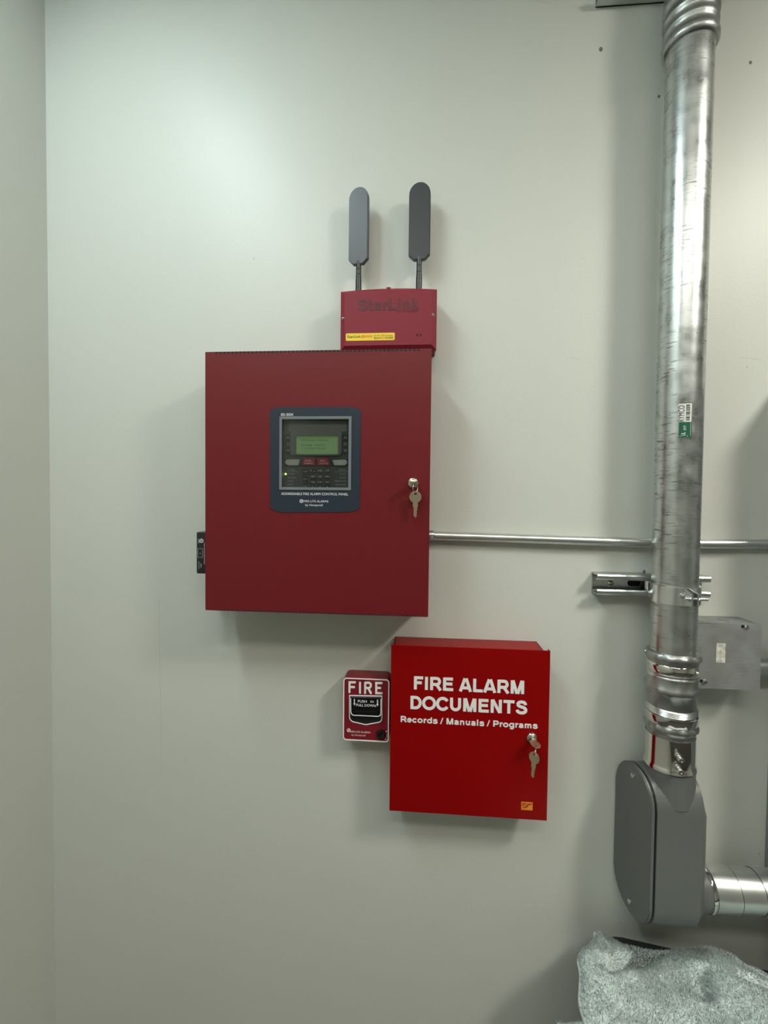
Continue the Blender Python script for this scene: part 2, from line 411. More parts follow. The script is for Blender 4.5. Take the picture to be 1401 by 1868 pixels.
# window opening
fx0, fz1 = D(510.5, 760); fx1, fz0 = D(640.5, 894.5)
gx0, gz1 = D(515, 765); gx1, gz0 = D(635.5, 889.5)
def cabinet_shell(x0, x1, z0, z1, ya, yb, t):
    bm = box(x0, x1, ya - t, ya, z0, z1)
    box(x0, x0 + t, yb, ya, z0, z1, bm=bm); box(x1 - t, x1, yb, ya, z0, z1, bm=bm)
    box(x0, x1, yb, ya, z0, z0 + t, bm=bm); box(x0, x1, yb, ya, z1 - t, z1, bm=bm)
    return bm
obj('backbox', cabinet_shell(CX0 + .003, CX1 - .003, CZ0 + .003, CZ1 - .003, 0, YD + .006, .0018), M['panel_red'], T)
bm = plate(rect(CX0, CX1, CZ0, CZ1, .0015, 3), [rect(gx0, gx1, gz0, gz1)], YD + .0016, YD)
for a in ((CX0, CX0 + .0016, CZ0 + .0015, CZ1 - .0015), (CX1 - .0016, CX1, CZ0 + .0015, CZ1 - .0015)):
    box(a[0], a[1], YD + .001, YD + .018, a[2], a[3], bm=bm)
for a in ((CZ0, CZ0 + .0016), (CZ1 - .0016, CZ1)):
    box(CX0 + .0015, CX1 - .0015, YD + .001, YD + .018, a[0], a[1], bm=bm)
door = obj('door', bm, M['panel_red'], T)
for zz, nm in ((CZ1 - .0026, 'top'), (CZ0 + .0012, 'bottom')):
    bm = bmesh.new(); n = 50
    for i in range(n):
        x = CX0 + .022 + (CW - .046) * i / (n - 1)
        box(x - .0021, x + .0021, YD - .0004, YD + .003, zz - .0012, zz + .0026 if nm == 'top' else zz + .0010, bm=bm)
    tag(obj('vent_slots', bm, M['dark'], T), kind='stuff')
ov = [D(*q) for q in ((492.5, 748.5), (500, 745), (508, 742.6), (640, 742.0), (650, 745), (658.5, 748.5), (656.5, 927), (648, 931.5), (638, 934.2), (512, 934.5), (502, 931.8), (493, 927.5))]
overlay = obj('window_overlay', plate(ov, [rect(gx0, gx1, gz0, gz1)], YD + .0002, YD - .0009), M['navy'], T)
obj('window_frame', plate(rect(fx0, fx1, fz0, fz1, .001, 2), [rect(gx0, gx1, gz0, gz1)], YD + .016, YD - .0024), M['grey_frame'], T)
obj('window_pane', box(gx0 - .001, gx1 + .001, YD + .0002, YD + .0018, gz0 - .001, gz1 + .001), M['pane'], T)
# keypad behind the window
YK = YD + .011
K = lambda px, py: at(px, py, YK)
def krect(a, b, c, d, r=0): x0, z1 = K(a, b); x1, z0 = K(c, d); return rect(x0, x1, z0, z1, r, 4)
kx0, kz1 = K(500, 748); kx1, kz0 = K(651, 906)
fas = obj('keypad_fascia', box(kx0, kx1, YK, YK + .006, kz0, kz1), M['fascia'], T)
obj('dome_panel', plate(krect(527, 769, 632, 788, .003), [], YK, YK - .0015), M['fascia2'], T)
bm = plate(krect(531, 786, 624, 831, .004), [krect(541, 796, 617.5, 829, .001)], YK, YK - .006)
bez = obj('lcd_bezel', bm, M['fascia2'], T)
obj('lcd_screen', plate(krect(541, 796, 617.5, 829), [], YK, YK - .0012), M['lcd'], T)
YT = YK - .0014
def ktext(body, a, b, yb, cap, m='print', bold=.0, Y=None, nm='keypad_print'):
    Yp = YT if Y is None else Y
    x0, zb = at(a, yb, Yp); x1, _ = at(b, yb, Yp)
    return text(nm, body, x0, x1, zb, cap / 985.0, Yp, M[m], T, bold)
ktext('SYSTEM ALL NORMAL', 548, 600, 804.5, 3.0, 'lcd_ink', nm='lcd_text')
ktext('10:24A  MON', 550, 592, 813.5, 3.0, 'lcd_ink', nm='lcd_text')
ktext('112724 MON', 552, 594, 819.5, 3.0, 'lcd_ink', nm='lcd_text')
for xa, xb in ((520.5, 530.5), (625.5, 634.5)):
    for (ya, yb, sh) in ((792.5, 804, 'up'), (805.5, 814.5, 'eq'), (816, 827, 'dn')):
        k = obj('arrow_key', plate(krect(xa, ya, xb, yb, .0015), [], YK, YK - .003), M['key_dark'], T)
        xm, ym = (xa + xb) / 2, (ya + yb) / 2; Yp = YK - .0032
        q = lambda a, b: at(a, b, Yp)
        bm = bmesh.new()
        if sh == 'eq':
            for dy in (-1.6, 1.6): ribbon([q(xm - 2.4, ym + dy), q(xm + 2.4, ym + dy)], .0011, YK - .003, Yp, bm=bm)
        else:
            s = 1.8 if sh == 'up' else -1.8
            ribbon([q(xm - 2.8, ym + s), q(xm, ym - s), q(xm + 2.8, ym + s)], .0011, YK - .003, Yp, bm=bm)
        obj('key_symbol', bm, M['print_dim'], k)
def button(pts, m, lines):
    k = obj('function_button', plate([K(*q) for q in pts], [], YK, YK - .004), M[m], T)
    for body, a, b, yb, cap in lines:
        x0, zb = at(a, yb, YK - .0042); x1, _ = at(b, yb, YK - .0042)
        text('button_print', body, x0, x1, zb, cap / 985, YK - .0042, M['print'], k, .01)
obj('button_surround', plate(krect(519, 836.5, 635, 851, .002), [], YK, YK - .001), M['key_dark'], T)
button([(523, 839.5), (525.5, 838.2), (547.5, 838.2), (545, 849), (527, 849), (523, 847.2), (521, 843.5)], 'btn_white', [('ACK', 525.5, 537, 845.4, 3)])
button([(555, 835.5), (575, 835.5), (575.2, 849), (552, 849)], 'btn_red', [('ALARM', 555.5, 567, 841.5, 2.6), ('SILENCE', 555, 570, 846.2, 2.6)])
button([(580, 835.5), (598.5, 835.5), (602, 849), (580, 849)], 'btn_red', [('DRILL', 584, 593, 841.5, 2.6), ('HOLD 2 SEC', 583, 598, 846.2, 2.2)])
button([(607, 839.5), (630, 838.5), (633, 840.5), (634, 844), (632.5, 847), (629, 849), (610.5, 849)], 'btn_white', [('RESET', 613, 627, 846, 3.4)])
names = ['1 .,', '2 ABC', '3 DEF', '4 GHI', '5 JKL', '6 MNO', '7 PQR', '8 TUV', '9 WXY', '*', '0', '#']
for i, nm in enumerate(names):
    cx, cy = (570.5, 583.7, 597)[i % 3], (858.3, 869.2, 879.3, 888.5)[i // 3]
    k = obj('keypad_key', plate(krect(cx - 5, cy - 4, cx + 5, cy + 4, .001), [], YK, YK - .0028), M['key_dark'], T)
    hw = 4 if len(nm) > 1 else 1.4
    x0, zb = at(cx - hw, cy + 1.6, YK - .003); x1, _ = at(cx + hw, cy + 1.6, YK - .003)
    text('key_print', nm, x0, x1, zb, 3.4 / 985, YK - .003, M['print'], k, .01)
for i, (nm, cy) in enumerate((('ENTER', 860), ('ESC', 874), ('FUNC', 886.5))):
    k = obj('keypad_key', plate(krect(552.5, cy - 5, 562, cy + 5, .001), [], YK, YK - .0028), M['key_dark'], T)
    x0, zb = at(553.6, cy + 1.3, YK - .003); x1, _ = at(561, cy + 1.3, YK - .003)
    text('key_print', nm, x0, x1, zb, 2.6 / 985, YK - .003, M['print_dim'], k, .01)
for body, a, b, yb in (('SYSTEM', 524.5, 537.5, 858.5), ('AC POWER', 524, 537, 866), ('SUPERVISORY', 524, 541, 872.5), ('TROUBLE', 524, 535.5, 879), ('SILENCED', 524, 534.5, 885.3),
                       ('SERVICE', 618, 631, 858.5), ('BATTERY', 620, 631, 866), ('GROUND', 618.5, 631, 872.5), ('COMMUNICATION', 609.5, 631, 879), ('MAINTENANCE', 612, 631, 885.3)):
    ktext(body, a, b, yb, 2.6, 'print_dim', .01, YK - .0004)
for a, b, y_ in ((520, 544, 860.2), (609, 634, 860.4)):
    obj('keypad_line', ribbon([K(a, y_), K(b, y_)], .0005, YK, YK - .0004), M['print_dim'], T)
lx, lz = K(521.2, 864.7)
obj('status_led', lathe([(0, -.0024), (.0011, -.002), (.0017, -.001), (.0019, .0005)], (lx, YK, lz), 'y', 12), M['led'], T, True)
# overlay print
YO = YD - .0012
def otext(body, a, b, yb, cap, bold=0.0):
    x0, zb = at(a, yb, YO); x1, _ = at(b, yb, YO)
    text('overlay_print', body, x0, x1, zb, cap / 1000.0, YO, M['print'], T, bold)
otext('ES-50X', 512.8, 535.5, 758.6, 4.6, .01)
otext('ADDRESSABLE FIRE ALARM CONTROL PANEL', 513, 635.3, 902.6, 4.4)
otext('FIRE\u00b7LITE ALARMS', 554, 599, 916, 3.7)
otext('by Honeywell', 557, 588.5, 923, 3.9)
def emblem(cx, cy, rpx, Y, m, parent):
    x, z = at(cx, cy, Y); s = rpx / 930.0
    bm = plate(circle(x, z, s, 20), [circle(x, z, s * .74, 20)], Y + .0003, Y)
    ribbon([(x - s * .45, z - s * .45), (x - s * .05, z + s * .1), (x + s * .1, z - s * .1), (x + s * .5, z + s * .45)], s * .3, Y + .0003, Y, bm=bm)
    return obj('maker_emblem', bm, M[m], parent)
emblem(549.8, 914, 3.2, YO, 'print', T)
# lock
def lock(px, py, Y, r, parent):
    x, z = at(px, py, Y)
    l = obj('lock', lathe([(0, -.0065), (r * .55, -.0065), (r * .62, -.0058), (r * .7, -.006), (r * .92, -.0045), (r, -.002), (r, .003)], (x, Y, z), 'y', 32), M['nickel'], parent, True, 50)
    obj('keyway', box(x - r * .5, x + r * .5, Y - .0069, Y - .006, z - .0009, z + .0009), M['dark'], l)
    return Vector((x, Y, z))
LK1 = lock(753.4, 881, YD, .0098, T)

# ------------------------------------------------------------------ keys
def key_mesh(mtx, s=1.0):
    """flat key: bow centred at the origin in local x z, blade along -z"""
    pts = []
    for k in range(27):
        a = math.radians(-68 + (316 * k / 26)); pts.append((.0108 * math.cos(a), .0108 * math.sin(a)))
    pts += [(-.0046, -.0118), (-.0046, -.0165), (-.0036, -.0185), (-.0030, -.0200), (-.0030, -.0330), (-.0008, -.0368), (.0010, -.0368), (.0026, -.0340),
            (.0026, -.0322), (.0016, -.0310), (.0030, -.0292), (.0030, -.0275), (.0020, -.0262), (.0034, -.0244), (.0034, -.0200), (.0042, -.0185), (.0046, -.0165), (.0046, -.0118)]
    pts = [(a * s, b * s) for a, b in pts]
    bm = plate(pts, [circle(0, .0062 * s, .0026 * s, 14)], .0009 * s, -.0009 * s)
    box(-.0006 * s, .0006 * s, -.0011 * s, -.0008 * s, -.031 * s, -.0145 * s, bm=bm)
    bmesh.ops.transform(bm, matrix=mtx, verts=bm.verts[:])
    return bm
def ring_mesh(c, rad, wire, mtx):
    bm = tube([(rad * math.cos(2 * PI * k / 28), 0, rad * math.sin(2 * PI * k / 28)) for k in range(28)], wire, 8, closed=True)
    bmesh.ops.transform(bm, matrix=Matrix.Translation(c) @ mtx, verts=bm.verts[:])
    return bm
def face(loc, rz=0, rx=0, ry=0):
    return Matrix.Translation(loc) @ Matrix.Rotation(rz, 4, 'Z') @ Matrix.Rotation(rx, 4, 'X') @ Matrix.Rotation(ry, 4, 'Y')
t = thing('key_set', 'pair of nickel keys in the lock of the large alarm panel', 'keys', LK1)
# inserted key: blade into the lock (local -z -> +y), bow lying level
ins = Matrix.Translation(LK1 + Vector((.001, -.0215, 0))) @ Matrix.Rotation(math.radians(8), 4, 'Y') @ Matrix.Rotation(PI / 2, 4, 'X')
obj('inserted_key', key_mesh(ins, .92), M['brass'], t)
hx, hz = at(758, 906, YD - .0035)
obj('hanging_key', key_mesh(face(Vector((hx, YD - .0135, hz - .0005)), math.radians(4))), M['brass'], t)
obj('key_ring', ring_mesh(Vector((hx - .0005, YD - .0205, hz + .0155)), .0088, .0008, Matrix.Rotation(math.radians(62), 4, 'Z') @ Matrix.Rotation(math.radians(0), 4, 'X')), M['steel'], t, True)

# ------------------------------------------------------------------ black module on the panel's flank
YM = -.075
mx0, mz1 = at(358, 970.5, YM); _, mz0 = at(358, 1046.5, YM)
t = thing('surge_module', 'small black electrical module with white print on the flank of the large red panel', 'module', (CX0, YM / 2, mz0))
obj('case', box(mx0, CX0 + .004, YM, -.012, mz0, mz1, .0025, 3), M['black_plastic'], t, True, 40)
m_ = lambda a, b: at(a, b, YM - .0003)
bm = ribbon([m_(360.8, 1001), m_(369.6, 1001), m_(369.6, 1016.6), m_(360.8, 1016.6)], .0006, YM, YM - .0003, True)
obj('print_frame', bm, M['print_dim'], t)
x, z = m_(367.4, 986.5)
obj('approval_mark', plate(circle(x, z, .0042, 18), [circle(x, z, .0030, 18)], YM, YM - .0003), M['print'], t)
obj('approval_mark', ribbon([(x - .0016, z - .001), (x, z + .0016), (x + .0014, z - .0016)], .0009, YM, YM - .0003), M['print'], t)
def vtext(body, px, py0, py1, cap, m, parent, nm='printed_text'):
    xx, za = m_(px, py0); _, zb = m_(px, py1)
    return text(nm, body, 0, za - zb, 0, cap, 0, M[m], parent, 0, fn=lambda u, v: (xx + v, YM - .0003, za - u))
vtext('LISTED', 361.5, 983, 991, .0022, 'print', t)
vtext('DITEK', 365.6, 1028, 1035.5, .0022, 'print', t)
vtext('SURGE PROTECTION', 362, 1024.5, 1038, .0016, 'print', t)
obj('print_line', ribbon([m_(372.8, 991), m_(372.8, 1029)], .0010, YM, YM - .0003), M['print_dim'], t)
obj('status_dot', plate(circle(*m_(365, 1009.5), .0008, 10), [], YM, YM - .0003), M['print'], t)

# ------------------------------------------------------------------ cellular communicator
YC = -.060
c_ = lambda a, b: at(a, b, YC)
cx0, cx1 = c_(620, 580)[0], c_(797, 580)[0]
czt, czb = 1.9925, 1.8775
T2 = thing('cellular_communicator', 'small matte red wireless communicator with two black paddle antennas', 'communicator', ((cx0 + cx1) / 2, 0, czb))
def arch(x0, x1, z0, z1, a, n=14):
    """outline with a gently arched top"""
    pts = [(x0, z0), (x1, z0)]
    for k in range(n + 1):
        u = 1 - k / n
        pts.append((x0 + (x1 - x0) * u, z1 + a * (1 - (2 * u - 1) ** 2)))
    return pts
o1 = arch(cx0, cx1, czb, czt, .004); o2 = arch(cx0 + .0005, cx1 - .0005, czb + .0005, czt - .0005, .004); o3 = arch(cx0 + .0095, cx1 - .0095, czb + .0085, czt - .0065, .004)
bm = bmesh.new()
loops = [[bm.verts.new((x, y, z)) for x, z in L] for L, y in ((arch(cx0 + .002, cx1 - .002, czb - .004 + .008, czt - .002, .004), 0), (arch(cx0 + .0015, cx1 - .0015, czb + .002, czt - .001, .004), -.046), (o1, -.047), (o2, YC + .0065), (o3, YC))]
n = len(o1)
for a, b in zip(loops, loops[1:]):
    for k in range(n): bm.faces.new((a[k], a[(k + 1) % n], b[(k + 1) % n], b[k]))
bm.faces.new(loops[-1]); bm.faces.new(loops[0][::-1])
obj('housing', bm, M['comm_red'], T2)
xm = (cx0 + cx1) / 2
obj('latch', box(xm - .004, xm + .004, -.055, -.047, czt + .002, czt + .0062, .001), M['comm_red'], T2)
a, zb = c_(652, 566.5); b, _ = c_(763.5, 564)
stroke_text('embossed_name', 'StarLink', a, b, c_(700, 566)[1], .0215, YC - .0004, M['comm_dark'], T2, .225)
a, _ = c_(725, 570); b, _ = c_(762, 570)
text('embossed_subtitle', 'by NAPCO', a, b, c_(740, 569.5)[1], .0036, YC - .0005, M['comm_dark'], T2)
for px, py in ((625.5, 580), (790, 573.5)):
    x, z = c_(px, py)
    s = obj('screw', lathe([(0, -.0028), (.0020, -.0024), (.0029, -.0006), (.0029, .004)], (x, YC + .0028, z), 'y', 16), M['steel'], T2, True)
    obj('screw_slot', box(x - .0016, x + .0016, YC - .0003, YC + .0003, z - .0003, z + .0003), M['dark'], s)
for px in (761, 767.5):
    x, z = c_(px, 611)
    obj('indicator', plate(circle(x, z, .0021, 12), [], YC + .0005, YC - .0004), M['dark'], T2)
lx0, lz1 = c_(631, 608.5); lx1, lz0 = c_(720, 620.5)
lab = tag(obj('product_label', plate(rect(lx0, lx1, lz0, lz1, .002, 3), [], YC + .0002, YC - .0004), M['yellow'], T2), 'yellow product label')
Lw = lx1 - lx0; Lh = lz1 - lz0; YL = YC - .0006
text('label_print', 'StarLink', lx0 + Lw * .03, lx0 + Lw * .31, lz0 + Lh * .38, Lh * .36, YL, M['black_print'], lab, .012)
obj('label_mark', plate(circle(lx0 + Lw * .355, lz0 + Lh * .55, Lh * .24, 14, Lh * .2), [circle(lx0 + Lw * .355, lz0 + Lh * .55, Lh * .12, 14)], YC - .0004, YL), M['red_print'], lab)
text('label_print', 'FIRE', lx0 + Lw * .40, lx0 + Lw * .545, lz0 + Lh * .40, Lh * .30, YL, M['red_print'], lab, .012)
text('label_print', 'For Max LTE\u00ae Connection', lx0 + Lw * .58, lx0 + Lw * .96, lz0 + Lh * .58, Lh * .17, YL, M['black_print'], lab)
text('label_print', 'SLE-', lx0 + Lw * .58, lx0 + Lw * .67, lz0 + Lh * .18, Lh * .28, YL, M['black_print'], lab, .012)
text('label_print', 'MAX2', lx0 + Lw * .675, lx0 + Lw * .79, lz0 + Lh * .18, Lh * .28, YL, M['red_print'], lab, .012)
text('label_print', 'VI-FIRE', lx0 + Lw * .80, lx0 + Lw * .965, lz0 + Lh * .18, Lh * .28, YL, M['black_print'], lab, .012)
def antenna(pxc, ptop, pbot, pstem, hw, rz, base_px):
    YA = -.034
    xc, zt = at(pxc, ptop, YA); _, zb = at(pxc, pbot, YA); _, zs = at(pxc, pstem, YA)
    w_ = hw / 925.0
    pts = [(-w_, zb + .004), (-w_ * .52, zb - .006), (w_ * .52, zb - .006), (w_, zb + .004)]
    for k in range(13):
        a = PI * k / 12; pts.append((w_ * math.cos(a), zt - w_ * 1.12 + w_ * 1.12 * math.sin(a)))
    bm = plate(pts, [], .0045, -.0045)
    bmesh.ops.bevel(bm, geom=[e for e in bm.edges if e.is_boundary is False and len(e.link_faces) == 2 and e.calc_face_angle(0) > 1.2], offset=.0014, segments=2, affect='EDGES')
    R_ = Matrix.Translation((xc, YA, 0)) @ Matrix.Rotation(rz, 4, 'Z')
    bmesh.ops.transform(bm, matrix=R_, verts=bm.verts[:])
    A = obj('antenna', bm, M['antenna'], T2)
    zc = czt + .001
    bm = lathe([(0, zb + .002), (.0052, zb + .001), (.0052, zs + .012), (.0046, zs + .0115), (.0046, zs + .010), (.0056, zs + .0095), (.0056, zs + .002), (.0060, zs + .0015), (.0060, zc - .002), (0, zc - .002)], (xc, YA, 0), 'z', 20)
    obj('stem', bm, M['black_plastic'], A, True, 35)
    obj('hinge_pin', lathe([(0, -.0064), (.0022, -.0064), (.0022, .0064), (0, .0064)], (xc, YA, (zb + zs) / 2 + .004), 'y', 12), M['black_plastic'], A, True, 40)
antenna(655.5, 343, 478, 512, 18.6, math.radians(-11), 655)
antenna(766.5, 334, 470, 508, 19.3, math.radians(-4), 766)

# ------------------------------------------------------------------ fire alarm documents cabinet
BX0, BZ0, BW, BH, BD = .4956, .9730, .3042, .3310, .0598
BX1, BZ1, YB = BX0 + BW, BZ0 + BH, -BD
T3 = thing('document_cabinet', 'bright red metal document cabinet with white lettering and a lock', 'cabinet', (BX0 + BW / 2, 0, BZ0))
obj('body', cabinet_shell(BX0 + .0045, BX1 - .012, BZ0 + .004, BZ1 - .001, 0, YB + .004, .0014), M['doc_red'], T3)
bm = box(BX0, BX1, YB, YB + .0014, BZ0, BZ1, .0006, 1)
for a in ((BX0, BX0 + .0014), (BX1 - .0014, BX1)): box(a[0], a[1], YB + .001, YB + .013, BZ0 + .001, BZ1 - .001, bm=bm)
box(BX0 + .001, BX1 - .001, YB + .001, YB + .013, BZ0, BZ0 + .0014, bm=bm)
door3 = obj('door', bm, M['doc_red'], T3)
YP = YB - .0004
def dtext(body, a, b, py, cap, bold):
    (x0, zl), (x1, zr) = at(a[0], a[1], YP), at(b[0], b[1], YP)
    stroke_text('door_lettering', body, x0, x1, (zl + zr) / 2, cap, YP, M['print'], T3, bold)
dtext('FIRE ALARM', (755.3, 1257.5), (957.5, 1266.3), 0, .0258, .225)
dtext('DOCUMENTS', (749, 1293), (962, 1303.4), 0, .0258, .225)
dtext('Records / Manuals / Programs', (731, 1317), (980.7, 1329.3), 0, .0118, .235)
LK3 = lock(970, 1345.5, YB, .0105, T3)
sx0, sz1 = at(951, 1462.5, YP); sx1, sz0 = at(971.5, 1478.5, YP)
st_ = tag(obj('sticker', plate(rect(sx0, sx1, sz0, sz1), [], YB + .0002, YP), M['orange'], T3), 'small orange sticker with a dark swoosh')
w_, h_ = sx1 - sx0, sz1 - sz0
q = lambda u, v: (sx0 + w_ * u, sz0 + h_ * v)
obj('sticker_swoosh', plate([q(*p) for p in ((.12, .32), (.30, .38), (.42, .50), (.50, .70), (.62, .82), (.95, .90), (.95, .74), (.72, .66), (.60, .52), (.50, .32), (.36, .26), (.12, .22))], [], YP, YP - .0003), M['orange_dark'], st_)
obj('sticker_field', plate([q(*p) for p in ((.06, .45), (.28, .50), (.38, .62), (.44, .82), (.50, .93), (.06, .93))], [], YP, YP - .0003), mat('sticker_rust', (.50, .09, .012), .4), st_)
t = thing('key_set', 'pair of nickel keys in the lock of the document cabinet', 'keys', LK3)
ins = Matrix.Translation(LK3 + Vector((.0015, -.0215, -.001))) @ Matrix.Rotation(math.radians(14), 4, 'Y') @ Matrix.Rotation(PI / 2 + math.radians(10), 4, 'X')
obj('inserted_key', key_mesh(ins, .92), M['brass'], t)
hx, hz = at(974, 1381, YB - .012)
obj('hanging_key', key_mesh(face(Vector((hx, YB - .0145, hz)), math.radians(-48), math.radians(-6))), M['brass'], t)
obj('key_ring', ring_mesh(Vector((hx + .0005, YB - .0215, hz + .0145)), .0086, .0008, Matrix.Rotation(math.radians(70), 4, 'Z')), M['steel'], t, True)

# ------------------------------------------------------------------ manual pull station
YS = -.040
s_ = lambda a, b: at(a, b, YS)
px0, px1, pz0, pz1 = .3978, .4920, 1.0993, 1.2281
T4 = thing('pull_station', 'small red manual fire pull station with a white border and black handle', 'pull station', ((px0 + px1) / 2, 0, pz0))
bm = bmesh.new()
fr = rect(px0, px1, pz0, pz1, .007, 5); bk = rect(px0 - .000, px1 + .001, pz0 + .001, pz1 + .001, .010, 5); sh = rect(px0 + .0005, px1 - .0005, pz0 + .0005, pz1 - .0005, .007, 5)
loops = [[bm.verts.new((x, y, z)) for x, z in L] for L, y in ((bk, 0), (bk, -.024), (sh, -.0375), (fr, -.0385), (fr, YS))]
n = len(fr)
for a, b in zip(loops, loops[1:]):
    for k in range(n): bm.faces.new((a[k], a[(k + 1) % n], b[(k + 1) % n], b[k]))
bm.faces.new(loops[-1]); bm.faces.new(loops[0][::-1])
obj('housing', bm, M['pull_red'], T4)
q = lambda a, b: s_(610 + a / 11.675, 1210 + b / 11.675)          # coordinates read in an enlarged crop
obj('white_border', ribbon(rect(px0 + .0014, px1 - .0014, pz0 + .0014, pz1 - .0014, .006, 5), .0022, YS, YS - .0008, True), M['print'], T4)
LW = .0040
def letter(strokes):
    bm = bmesh.new()
    for k, s in enumerate(strokes): ribbon([q(*p) for p in s], LW, YS, YS - .0014 - .0001 * k, bm=bm)
    obj('raised_letter', bm, M['print'], T4)
letter([((322, 610), (325, 402), (440, 402)), ((328, 502), (420, 505))])
letter([((546, 410), (546, 625))])
letter([((654, 630), (657, 412)), ((657, 412), (742, 412), (772, 435), (778, 468), (770, 500), (742, 522), (662, 522)), ((722, 530), (778, 630))])
letter([((1008, 418), (890, 418), (892, 632), (1010, 634)), ((896, 520), (978, 522))])
pocket = [(325, 685), (1012, 697), (1012, 1150), (1003, 1210), (960, 1250), (670, 1303), (385, 1238), (335, 1190), (322, 1130)]
obj('handle_recess', plate([q(*p) for p in pocket], [], YS, YS - .0006), M['black_plastic'], T4)
obj('recess_border', ribbon([q(*p) for p in pocket], .0021, YS, YS - .0010, True), M['print'], T4)
bm = bmesh.new()
hp = [(345, 705), (995, 712), (990, 1070), (970, 1115), (930, 1130), (410, 1108), (365, 1085), (348, 1040)]
plate([q(*p) for p in hp], [], YS - .0004, YS - .0075, bm=bm)
bmesh.ops.bevel(bm, geom=[e for e in bm.edges if len(e.link_faces) == 2 and e.calc_face_angle(0) > .9], offset=.0012, segments=2, affect='EDGES')
H = obj('handle', bm, M['black_gloss'], T4)
YH = YS - .0079
q2 = lambda a, b: at(610 + a / 11.675, 1210 + b / 11.675, YH)
obj('handle_line', ribbon([q2(*p) for p in ((347, 755), (350, 1030), (362, 1075), (400, 1108), (930, 1132), (972, 1115), (992, 1070), (992, 775))], .0017, YH + .0006, YH), M['print'], H)
for body, a, b, yb, cap in (('PUSH', 500, 690, 832, .0050), ('IN', 770, 835, 838, .0042), ('PULL DOWN', 462, 886, 912, .0050)):
    x0, zb = q2(a, yb); x1, _ = q2(b, yb)
    text('handle_print', body, x0, x1, zb, cap, YH, M['print'], H, .008)
for ax, ay in ((425, 770), (918, 785)):
    bm = ribbon([q2(ax, ay), q2(ax + 1, ay + 90)], .0020, YH + .0004, YH)
    plate([q2(ax - 24, ay + 84), q2(ax + 2, ay + 132), q2(ax + 26, ay + 84)], [], YH + .0004, YH, bm=bm)
    obj('arrow', bm, M['print'], H)
obj('handle_groove', ribbon([q2(440, 1020), q2(890, 1035)], .0016, YH + .0004, YH + .0001), M['black_plastic'], H)
emblem(636, 1332.2, 3.4, YS - .0003, 'print', T4)
for body, a, b, yb, cap in (('FIRE\u00b7LITE ALARMS', 335, 765, 1470, .0036), ('by Honeywell', 368, 662, 1538, .0032)):
    x0, zb = q(a, yb); x1, _ = q(b, yb)
    text('maker_print', body, x0, x1, zb, cap, YS - .0003, M['print'], T4)
x, z = q(992, 1512)
lk = obj('key_lock', lathe([(0, -.0030), (.0060, -.0030), (.0068, -.0036), (.0090, -.0030), (.0098, -.0010), (.0098, .001)], (x, YS, z), 'y', 28), M['black_gloss'], T4, True, 45)
obj('keyway', box(x - .0007, x + .0007, YS - .0036, YS - .0029, z - .0030, z + .0030), M['dark'], lk)
for a, b in ((1108, 1450), (1092, 1615)):
    obj('key_mark', plate(circle(*q(a, b), .0011, 10), [], YS, YS - .0003), M['print'], T4)
obj('key_mark', ribbon([q(1122, 1500), q(1125, 1540), q(1110, 1575)], .0007, YS, YS - .0003), M['print_dim'], T4)

# ------------------------------------------------------------------ thin conduit behind the big one
EY = -.0125
P0 = at(806, 977.3, EY); P1 = at(1188, 990.5, EY); P2 = at(1240, 992, EY); P3 = at(1401, 992.3, EY)
xe = 1.2395
T5 = thing('thin_conduit', 'thin bright horizontal conduit leaving the large red panel', 'conduit', (P0[0], EY, P0[1]))
slope = (P3[1] - P2[1]) / (P3[0] - P2[0])
pth = [(CX1 + .006, EY, P0[1] + .0002)] + [(P0[0] + (P1[0] - P0[0]) * k / 8, EY, P0[1] + (P1[1] - P0[1]) * k / 8) for k in range(1, 9)] + [(P2[0], EY, P2[1]), (P3[0], EY, P3[1]), (xe, EY, P3[1] + slope * (xe - P3[0]))]
obj('tube', tube(pth, .0089, 24), M['emt'], T5, True, 40)
zc = P0[1] + .0003
cn = obj('connector', lathe([(0, 0), (.0120, 0), (.0120, .003), (.0105, .0035), (.0105, .0135), (.0098, .0145), (0, .0145)], (CX1 - .0035, EY, zc), 'x', 24), M['galv_fit'], T5, True, 40)
obj('set_screw', lathe([(0, -.0155), (.0026, -.0155), (.0030, -.0145), (.0030, -.008), (0, -.008)], (CX1 + .006, EY, zc - .003), 'y', 12), M['steel'], cn, True, 40)

# ------------------------------------------------------------------ big vertical conduit and fittings
GX, GY, GR = 1.0174, -.0680, .0376
T6 = thing('vertical_conduit', 'thick galvanised vertical conduit with green and white labels', 'conduit', (GX, GY, 1.28))
zb_ = at(1224, 1191, GY)[1]
obj('pipe', lathe([(GR - .002, zb_), (GR, zb_), (GR, 2.399), (GR - .002, 2.399)], (GX, GY, 0), 'z', 72, closed=True), M['galv'], T6, True, 50)
def sticker(name, a0, a1, z0, z1, m, parent, r=GR + .0004, n=12):
    bm = bmesh.new()
    v = [[bm.verts.new((GX + r * math.cos(a0 + (a1 - a0) * k / n), GY + r * math.sin(a0 + (a1 - a0) * k / n), z)) for k in range(n + 1)] for z in (z0, z1)]
    for k in range(n): bm.faces.new((v[0][k], v[0][k + 1], v[1][k + 1], v[1][k]))
    return obj(name, bm, M[m], parent, True)
wa0, wz1 = hit_cyl(1238, 737, GX, GY, GR); wa1, _ = hit_cyl(1262, 737, GX, GY, GR); _, wz0 = hit_cyl(1250, 770, GX, GY, GR)
_, vz0 = hit_cyl(1250, 798, GX, GY, GR)
wl = tag(sticker('pipe_label', wa0, wa1, wz0, wz1, 'white_label', T6), 'white printed label with a barcode')
gl = tag(sticker('pipe_label', wa0 + .03, wa1 + .02, vz0, wz0 + .0005, 'green_label', T6), 'dark green printed label')
